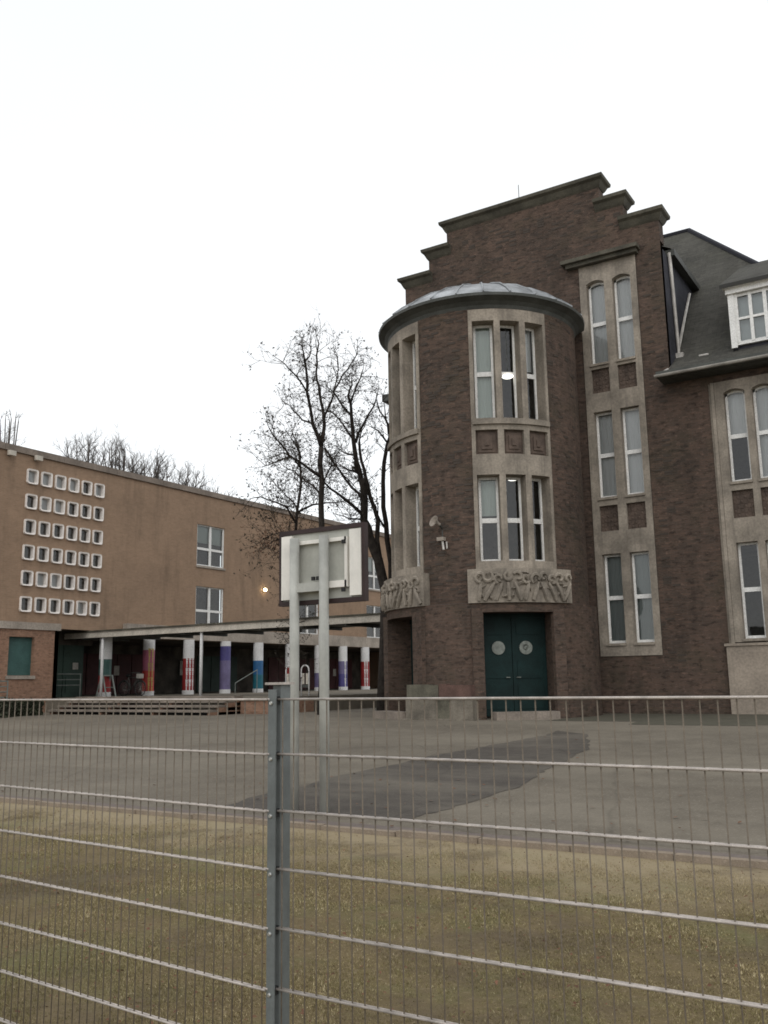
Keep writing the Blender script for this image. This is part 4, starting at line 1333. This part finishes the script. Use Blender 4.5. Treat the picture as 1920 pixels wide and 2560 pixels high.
TREES = {
'T1': [
   (0.17,0.13,[(-17.64,24.4,1.44),(-17.4,24.01,3.9),(-17.11,23.6,6.61),(-16.95,23.4,8.01),(-16.85,23.23,9.08)]),
   (0.1,0.05,[(-16.85,23.23,9.08),(-16.86,22.79,9.75),(-16.73,22.49,10.17),(-16.63,22.18,10.59),(-16.43,21.85,11.31),(-16.31,21.59,11.58)]),
   (0.1,0.03,[(-16.85,23.23,9.08),(-16.74,23.26,9.8),(-16.78,23.25,10.28),(-16.88,23.18,10.9),(-16.96,23.15,11.34),(-16.95,23.16,11.88),(-16.92,23.17,12.46),(-16.82,23.21,13.12),(-16.76,23.31,13.37)]),
   (0.06,0.025,[(-16.66,23.14,10.06),(-16.66,23.67,10.9),(-16.85,24.12,11.59),(-17.07,24.49,12.57)]),
   (0.05,0.02,[(-16.29,23.19,10.88),(-16.22,23.57,11.5),(-16.19,23.98,11.96),(-16.15,24.36,12.52)]),
   (0.05,0.02,[(-17.04,22.73,10.81),(-16.96,22.11,11.14),(-16.88,21.54,11.26),(-16.79,20.98,11.35)]),
   (0.06,0.02,[(-16.99,22.98,9.82),(-17.56,23.17,10.09),(-18.1,23.32,10.58),(-18.63,23.5,10.99)]),
   (0.08,0.03,[(-16.95,23.38,8.11),(-16.99,22.83,8.29),(-17.01,22.31,8.45),(-17.02,21.81,8.52),(-16.97,21.29,8.81),(-16.96,20.74,9.17)]),
   (0.05,0.02,[(-17.48,22.93,8.64),(-17.25,22.63,8.84),(-17.16,22.24,9.08),(-16.99,21.9,9.28)]),
   (0.05,0.02,[(-17.74,22.73,8.81),(-18.42,22.91,8.77),(-19.15,23.07,8.72)]),
   (0.06,0.02,[(-17.01,23.47,7.52),(-17.5,23.66,8.0),(-18.06,23.83,8.36),(-18.55,24.05,8.69),(-19.17,24.2,8.99)]),
   (0.04,0.02,[(-16.99,22.55,11.8),(-16.96,22.84,12.23),(-17.1,22.99,12.75)]),
   (0.05,0.02,[(-16.92,23.43,7.97),(-16.42,23.17,8.41),(-16.02,22.89,8.63)]),
   (0.06,0.02,[(-16.76,23.29,9.04),(-16.79,23.84,8.67),(-16.77,24.4,8.34),(-16.74,24.96,8.08)]),
],
'T4': [
   (0.09,0.06,[(-20.61,26.73,4.22),(-20.38,26.47,6.09),(-20.23,26.31,7.25),(-19.98,26.21,8.42),(-19.86,26.09,9.35)]),
   (0.06,0.02,[(-19.86,26.09,9.35),(-19.94,26.12,9.9),(-20.05,26.15,10.37),(-20.27,26.12,10.79)]),
   (0.06,0.02,[(-20.21,26.29,7.39),(-20.2,25.74,7.89),(-20.31,25.2,8.01),(-20.48,24.62,8.12),(-20.56,24.15,7.99)]),
   (0.05,0.02,[(-20.13,26.26,7.77),(-20.55,26.49,8.29),(-21.1,26.64,8.73),(-21.66,26.8,9.17)]),
   (0.06,0.02,[(-20.11,26.27,7.77),(-19.81,26.78,8.1),(-19.58,27.28,8.22),(-19.35,27.8,8.3),(-19.15,28.28,8.46)]),
   (0.04,0.02,[(-19.86,26.09,9.35),(-19.87,25.61,9.69),(-19.93,25.15,9.75),(-20.02,24.75,9.54)]),
],
'T2': [
   (0.26,0.15,[(-16.36,26.22,2.25),(-16.13,25.85,4.58),(-16.23,25.56,5.65),(-16.4,25.29,6.42),(-16.49,25.12,6.93),(-16.39,25.0,7.78),(-16.42,24.87,8.29)]),
   (0.13,0.03,[(-16.42,24.87,8.29),(-16.44,24.64,8.82),(-16.4,24.41,9.52),(-16.33,24.2,10.26),(-16.26,24.06,10.66),(-16.2,23.91,11.05),(-16.05,23.83,11.36)]),
   (0.09,0.02,[(-16.46,25.11,7.06),(-16.52,24.47,7.36),(-16.59,23.83,7.61),(-16.68,23.17,7.89),(-16.56,22.67,8.08)]),
   (0.08,0.02,[(-16.46,24.98,7.65),(-16.92,25.08,8.08),(-17.36,25.18,8.56),(-17.83,25.24,9.14),(-18.24,25.35,9.69)]),
   (0.06,0.02,[(-16.45,24.81,8.46),(-16.53,24.28,8.5),(-16.54,23.77,8.58)]),
   (0.07,0.02,[(-16.43,24.6,9.48),(-16.36,24.98,10.18),(-16.2,25.4,10.9),(-16.24,25.72,11.5)]),
   (0.05,0.02,[(-16.53,24.63,9.06),(-17.07,24.85,9.27),(-17.48,25.13,9.53)]),
   (0.06,0.02,[(-16.45,24.4,10.33),(-16.45,23.97,10.49),(-16.44,23.51,10.81),(-16.41,23.1,10.92)]),
   (0.06,0.02,[(-16.49,24.55,9.57),(-17.0,24.68,10.22),(-17.5,24.86,10.71),(-17.96,25.13,10.95)]),
   (0.05,0.02,[(-16.43,24.32,10.8),(-16.35,24.59,11.44),(-16.28,24.86,12.06)]),
   (0.12,0.06,[(-16.18,25.59,5.65),(-16.2,25.54,6.96),(-16.44,25.45,7.77),(-16.61,25.41,8.55),(-16.77,25.45,9.03),(-16.87,25.47,9.74)]),
   (0.05,0.02,[(-16.46,25.14,6.93),(-16.45,24.67,6.91),(-16.52,24.16,6.88),(-16.49,23.69,6.9)]),
],
'T3': [
   (0.15,0.08,[(-16.6,26.91,2.26),(-16.33,26.51,4.87),(-16.27,26.21,6.39),(-16.26,25.98,7.48),(-16.17,25.85,8.34),(-15.92,25.75,9.56),(-15.78,25.74,9.99)]),
   (0.06,0.02,[(-15.78,25.74,9.99),(-16.0,25.73,10.53),(-16.24,25.71,10.98),(-16.37,25.8,11.31)]),
   (0.05,0.02,[(-15.91,25.73,9.64),(-15.92,25.18,9.93),(-15.92,24.7,9.96)]),
   (0.05,0.02,[(-15.84,25.72,9.9),(-15.79,25.45,10.47),(-15.7,25.26,10.77)]),
   (0.05,0.02,[(-16.3,26.1,6.82),(-16.18,25.51,7.13),(-15.9,25.0,7.54)]),
],
}
RUST = [[(-20.23, 26.31, 6.73), (-20.32, 25.75, 6.81), (-20.44, 25.24, 6.62), (-20.54, 24.78, 6.25)], [(-20.2, 26.27, 7.01), (-20.51, 25.83, 7.03), (-20.79, 25.44, 6.86), (-21.1, 25.09, 6.52)]]

_l = TREES['T1'][2]
TREES['T1'][2] = (_l[0], _l[1], _l[2][:-2] + [(-16.93, 23.16, 12.7)])
tree('bare_tree', TREES['T1'], 'tall slender bare tree with seed clusters behind the basketball backboard', 1, 6.2, .68, .0125, .40, .042, .05, foot=(-17.7, 24.3, .66), RS=.62)
tree('bare_tree', TREES['T4'] + [(.04, .015, RUST[0]), (.035, .012, RUST[1])], 'smaller bare tree with rusty dead leaves on its low branches', 7, 7.5, .78, .0125, .55, .052, .04, foot=(-20.9, 26.9, 1.2), RS=.7, rust=RUST)
tree('bare_tree', TREES['T2'], 'thick leaning bare tree beside the round tower', 3, 5.6, .78, .0125, .32, .042, .05, foot=(-16.2, 25.6, .66), RS=.72)
tree('bare_tree', TREES['T3'], 'thin upright bare tree against the tower wall', 9, 3.2, .7, .0125, .3, .05, .06, foot=(-16.3, 26.6, .66), RS=.7)
# pollarded trees beyond the annex roof
bgt = [(-45.6, 37.6, 16.9, 'first'), (-43.7, 38.9, 16.8, 'second'), (-42.2, 40.0, 16.2, 'third'), (-40.8, 41.1, 15.3, 'fourth'), (-39.6, 42.3, 14.2, 'fifth')]
rnd = random.Random(31)
labs = ['pollarded bare tree above the annex roof, leftmost of the row and the tallest', 'pollarded bare tree above the annex roof, second from the left of the row', 'pollarded bare tree above the annex roof, middle of the row',
        'pollarded bare tree above the annex roof, second from the right of the row', 'pollarded bare tree above the annex roof, rightmost and lowest of the row']
for i, (x, y, zt, _) in enumerate(bgt):
    x, y, zt = x * 1.09, y * 1.09, (zt - 1.66) * 1.09 + 1.5
    limbs = [(.3, .22, [(x, y, .7), (x + .1, y, 5), (x, y + .1, zt - 4.6)])]
    for k in range(11):
        a = rnd.uniform(0, 6.28)
        s_ = rnd.uniform(.3, 1.9)
        h = zt - rnd.uniform(0, .9) - s_ * .5
        limbs.append((.085, .03, [(x, y, zt - 4.7), (x + .55 * s_ * math.cos(a), y + .55 * s_ * math.sin(a), zt - 3.2), (x + .8 * s_ * math.cos(a), y + .8 * s_ * math.sin(a), zt - 1.9), (x + s_ * math.cos(a), y + s_ * math.sin(a), h)]))
    tree('pollard_tree', limbs, labs[i], 40 + i, 3.4, 1.0, .022, .0, .05, .22, group='bare trees beyond the annex roof', bark='twig_pale', twigm='twig_pale')
x, y = -52.6, 37.0
limbs = [(.28, .2, [(x, y, .7), (x, y, 8), (x - .2, y, 13)])]
for k in range(9):
    a = rnd.uniform(0, 6.28)
    s_ = rnd.uniform(.4, 2.2)
    limbs.append((.09, .03, [(x - .2, y, 12.8), (x + .6 * s_ * math.cos(a), y + .6 * s_ * math.sin(a), 15.5), (x + s_ * math.cos(a), y + s_ * math.sin(a), 19.6 - s_ * .6)]))
tree('bare_tree', limbs, 'thin bare tree at the far left above the annex roof', 77, .9, .8, .014, .0, .05, .15, bark='twig_pale', twigm='twig_pale')

# clipped hedge at the foot of the low block: a leafy surface over its own twigs
o = thing('hedge', (-30.5, 21.3, .6), 'dark low hedge at the foot of the low brick block', 'hedge')
mb = MB()
rnd = random.Random(6)
for k in range(9000):
    x, y, z = rnd.uniform(-37, -28.6), rnd.uniform(20.6, 22.2), rnd.uniform(.6, 1.16)
    if rnd.random() < .6:
        (x, y, z) = rnd.choice(((x, 20.6 + rnd.gauss(0, .05), z), (x, y, 1.16 + rnd.gauss(0, .04)), (-28.6 + rnd.gauss(0, .04), y, z)))
    c = Vector((x, y, z))
    a, b_ = Vector((rnd.gauss(0, 1), rnd.gauss(0, 1), rnd.gauss(0, 1))).normalized() * .07, Vector((rnd.gauss(0, 1), rnd.gauss(0, 1), rnd.gauss(0, 1))).normalized() * .05
    mb.face([c + a, c + b_, c - a, c - b_])
mb.build('hedge_leaves', M['hedge'], o, kind='stuff')
MB().wbox(-36.9, -28.7, 20.75, 22.05, .55, 1.08).build('hedge_core', M['bark'], o)

# ------------------------------------------------------------------ mesh fence
ZT = 1.605
def fence_panel(u0, u1, v0, v1, label):
    mid = Vector(((u0 + u1) / 2, (v0 + v1) / 2, 0))
    ln = math.hypot(u1 - u0, v1 - v0)
    rz = math.atan2(v1 - v0, u1 - u0)
    o = thing('mesh_fence', mid, label, 'fence', 'galvanised mesh fence panels')
    rm = bpy.data.meshes.get('rail_pair')
    mb = MB()
    for dy in (-.0068, .0068):
        mb.tube([(-ln / 2 + .0, dy, 0), (ln / 2, dy, 0)], .0044, 8)
    rm = mb.mesh('rail', M['galv'], smooth=True)
    wm = MB().tube([(0, 0, -.01), (0, 0, ZT - .005)], .0025, 6).mesh('wire', M['wire'], smooth=True)
    for k in range(9):
        place('rail', rm, o, mid + Vector((0, 0, ZT - .2 * k - (.003 if k == 0 else 0))), (0, 0, rz))
    n = int(ln / .05)
    for k in range(n + 1):
        s_ = -ln / 2 + .02 + (ln - .04) * k / n
        place('wire', wm, o, mid + Vector((s_ * math.cos(rz), s_ * math.sin(rz), 0)), (0, random.uniform(-.0012, .0012), 0))
fence_panel(-2.188, .31, 2.742, 2.735, 'galvanised mesh fence panel to the right of the post')
fence_panel(-4.71, -2.212, 2.91, 2.712, 'galvanised mesh fence panel to the left of the post')
PX = -2.200
o = thing('fence_post', (PX, 2.75, 0), 'grey green metal fence post with a flat cap between the mesh panels', 'fence post')
MB().wbox(PX - .0185, PX + .0175, 2.748, 2.806, -.1, 1.655).build('post_tube', M['post'], o, bevel=.003)
MB().wbox(PX - .0175, PX + .0175, 2.718, 2.724, -.05, 1.638).build('clamp_strip', M['post'], o, bevel=.001)
MB().wbox(PX - .030, PX + .030, 2.714, 2.816, 1.655, 1.664).build('cap', M['galv'], o, bevel=.003)
bm = MB().tube([(0, .002, 0), (0, -.004, 0), (0, -.008, 0)], [.0075, .0075, .005], 10).mesh('bolt', M['bolt'])
for k in range(8):
    place('bolt', bm, o, (PX - .002, 2.718, 1.588 - .2 * k))
mb = MB()
for k in range(9):
    mb.wbox(PX - .014, PX + .014, 2.724, 2.748, ZT - .2 * k - .02, ZT - .2 * k + .008)
mb.build('spacer', M['black'], o)

# ------------------------------------------------------------------ lawn grass and dead leaves
import numpy as np
rg = np.random.default_rng(3)
def blades(n, vmin, vmax, lmin, lmax, wmin, wmax):
    v = vmin + (vmax - vmin) * rg.random(n)
    lo, hi = -1.42 * v - 1.6, -.17 * v + .9
    u = lo + (hi - lo) * rg.random(n)
    L_ = rg.uniform(lmin, lmax, n)
    W_ = rg.uniform(wmin, wmax, n)
    an = rg.uniform(0, 2 * np.pi, n)
    ln = rg.uniform(.1, 1.35, n)
    lean = rg.uniform(0, 2 * np.pi, n)
    cl = np.sin(u * 5.1 + 1.3 * np.sin(v * 3.7)) + np.sin(v * 6.3 + 1.7 * np.sin(u * 4.1)) + np.sin(u * 23 + v * 17) * .8 + np.sin(u * 41 - v * 37) * .6
    L_ *= np.clip(.75 + .22 * cl, .25, 1.5)
    base = np.stack([u, v, np.zeros(n) - .002], 1)
    sd = np.stack([np.cos(an), np.sin(an), np.zeros(n)], 1) * W_[:, None] / 2
    tip = base + np.stack([np.cos(lean) * np.sin(ln), np.sin(lean) * np.sin(ln), np.cos(ln)], 1) * L_[:, None]
    V = np.stack([base - sd, base + sd, tip + sd * .25], 1).reshape(-1, 3)
    tone = np.clip(rg.normal(.47, .27, n) + .05 * cl, 0, 1)
    # thin out over worn patches and along the kerb
    bare = np.sin(u * 1.7 + 2.1 * np.sin(v * 1.3)) + np.sin(v * 2.3 + 1.9 * np.sin(u * 1.1)) + .6 * np.sin(u * 6.1 - v * 5.3)
    keep = rg.random(n) > np.clip(.15 + .30 * bare, 0, .75) * .9
    keep &= rg.random(n) > np.clip((v - 8.35 + .25 * np.sin(u * 3.1)) * 1.6, 0, .9)
    V = V.reshape(n, 3, 3)[keep].reshape(-1, 3)
    return V, tone[keep]
parts = [blades(420000, 3.0, 5.6, .007, .024, .003, .007), blades(360000, 5.6, 8.92, .008, .026, .004, .010)]
V = np.concatenate([p[0] for p in parts])
tone = np.concatenate([p[1] for p in parts])
nb = len(tone)
me = bpy.data.meshes.new('grass')
me.vertices.add(nb * 3)
me.vertices.foreach_set('co', V.ravel().astype(np.float32))
me.loops.add(nb * 3)
me.loops.foreach_set('vertex_index', np.arange(nb * 3, dtype=np.int32))
me.polygons.add(nb)
me.polygons.foreach_set('loop_start', np.arange(nb, dtype=np.int32) * 3)
me.polygons.foreach_set('loop_total', np.full(nb, 3, dtype=np.int32))
at = me.attributes.new('tone', 'FLOAT', 'FACE')
at.data.foreach_set('value', tone.astype(np.float32))
me.update(calc_edges=True)
me.materials.append(M['grass'])
go = bpy.data.objects.new('grass', me)
col.objects.link(go)
setp(go, kind='stuff', label='short patchy winter grass behind the fence', cat='grass')
mb = MB()
rnd = random.Random(8)
for k in range(1500):
    v = rnd.uniform(3.2, 8.8)
    u = rnd.uniform(-1.42 * v - 1, -.17 * v + .6)
    a, s_ = rnd.uniform(0, 6.28), rnd.uniform(.006, .018)
    z = rnd.uniform(.015, .04)
    c, q = Vector((u, v, z)), Vector((math.cos(a), math.sin(a), rnd.uniform(-.4, .4))) * s_
    p = Vector((-math.sin(a), math.cos(a), rnd.uniform(-.4, .4))) * s_ * .6
    mb.face([c + q, c + p, c - q, c - p + Vector((0, 0, .006))])
for k in range(260):
    v = 9.3 + abs(rnd.gauss(0, 4))
    u = rnd.uniform(-1.4 * v, -.1 * v)
    if v > 21:
        continue
    a, s_ = rnd.uniform(0, 6.28), rnd.uniform(.015, .04)
    c_, q = Vector((u, v, yard_z(v) + .02)), Vector((math.cos(a), math.sin(a), rnd.uniform(-.25, .25))) * s_
    p = Vector((-math.sin(a), math.cos(a), rnd.uniform(-.25, .25))) * s_ * .6
    mb.face([c_ + q, c_ + p, c_ - q, c_ - p])
lv = mb.build('fallen_leaves', M['rustleaf'], kind='stuff')
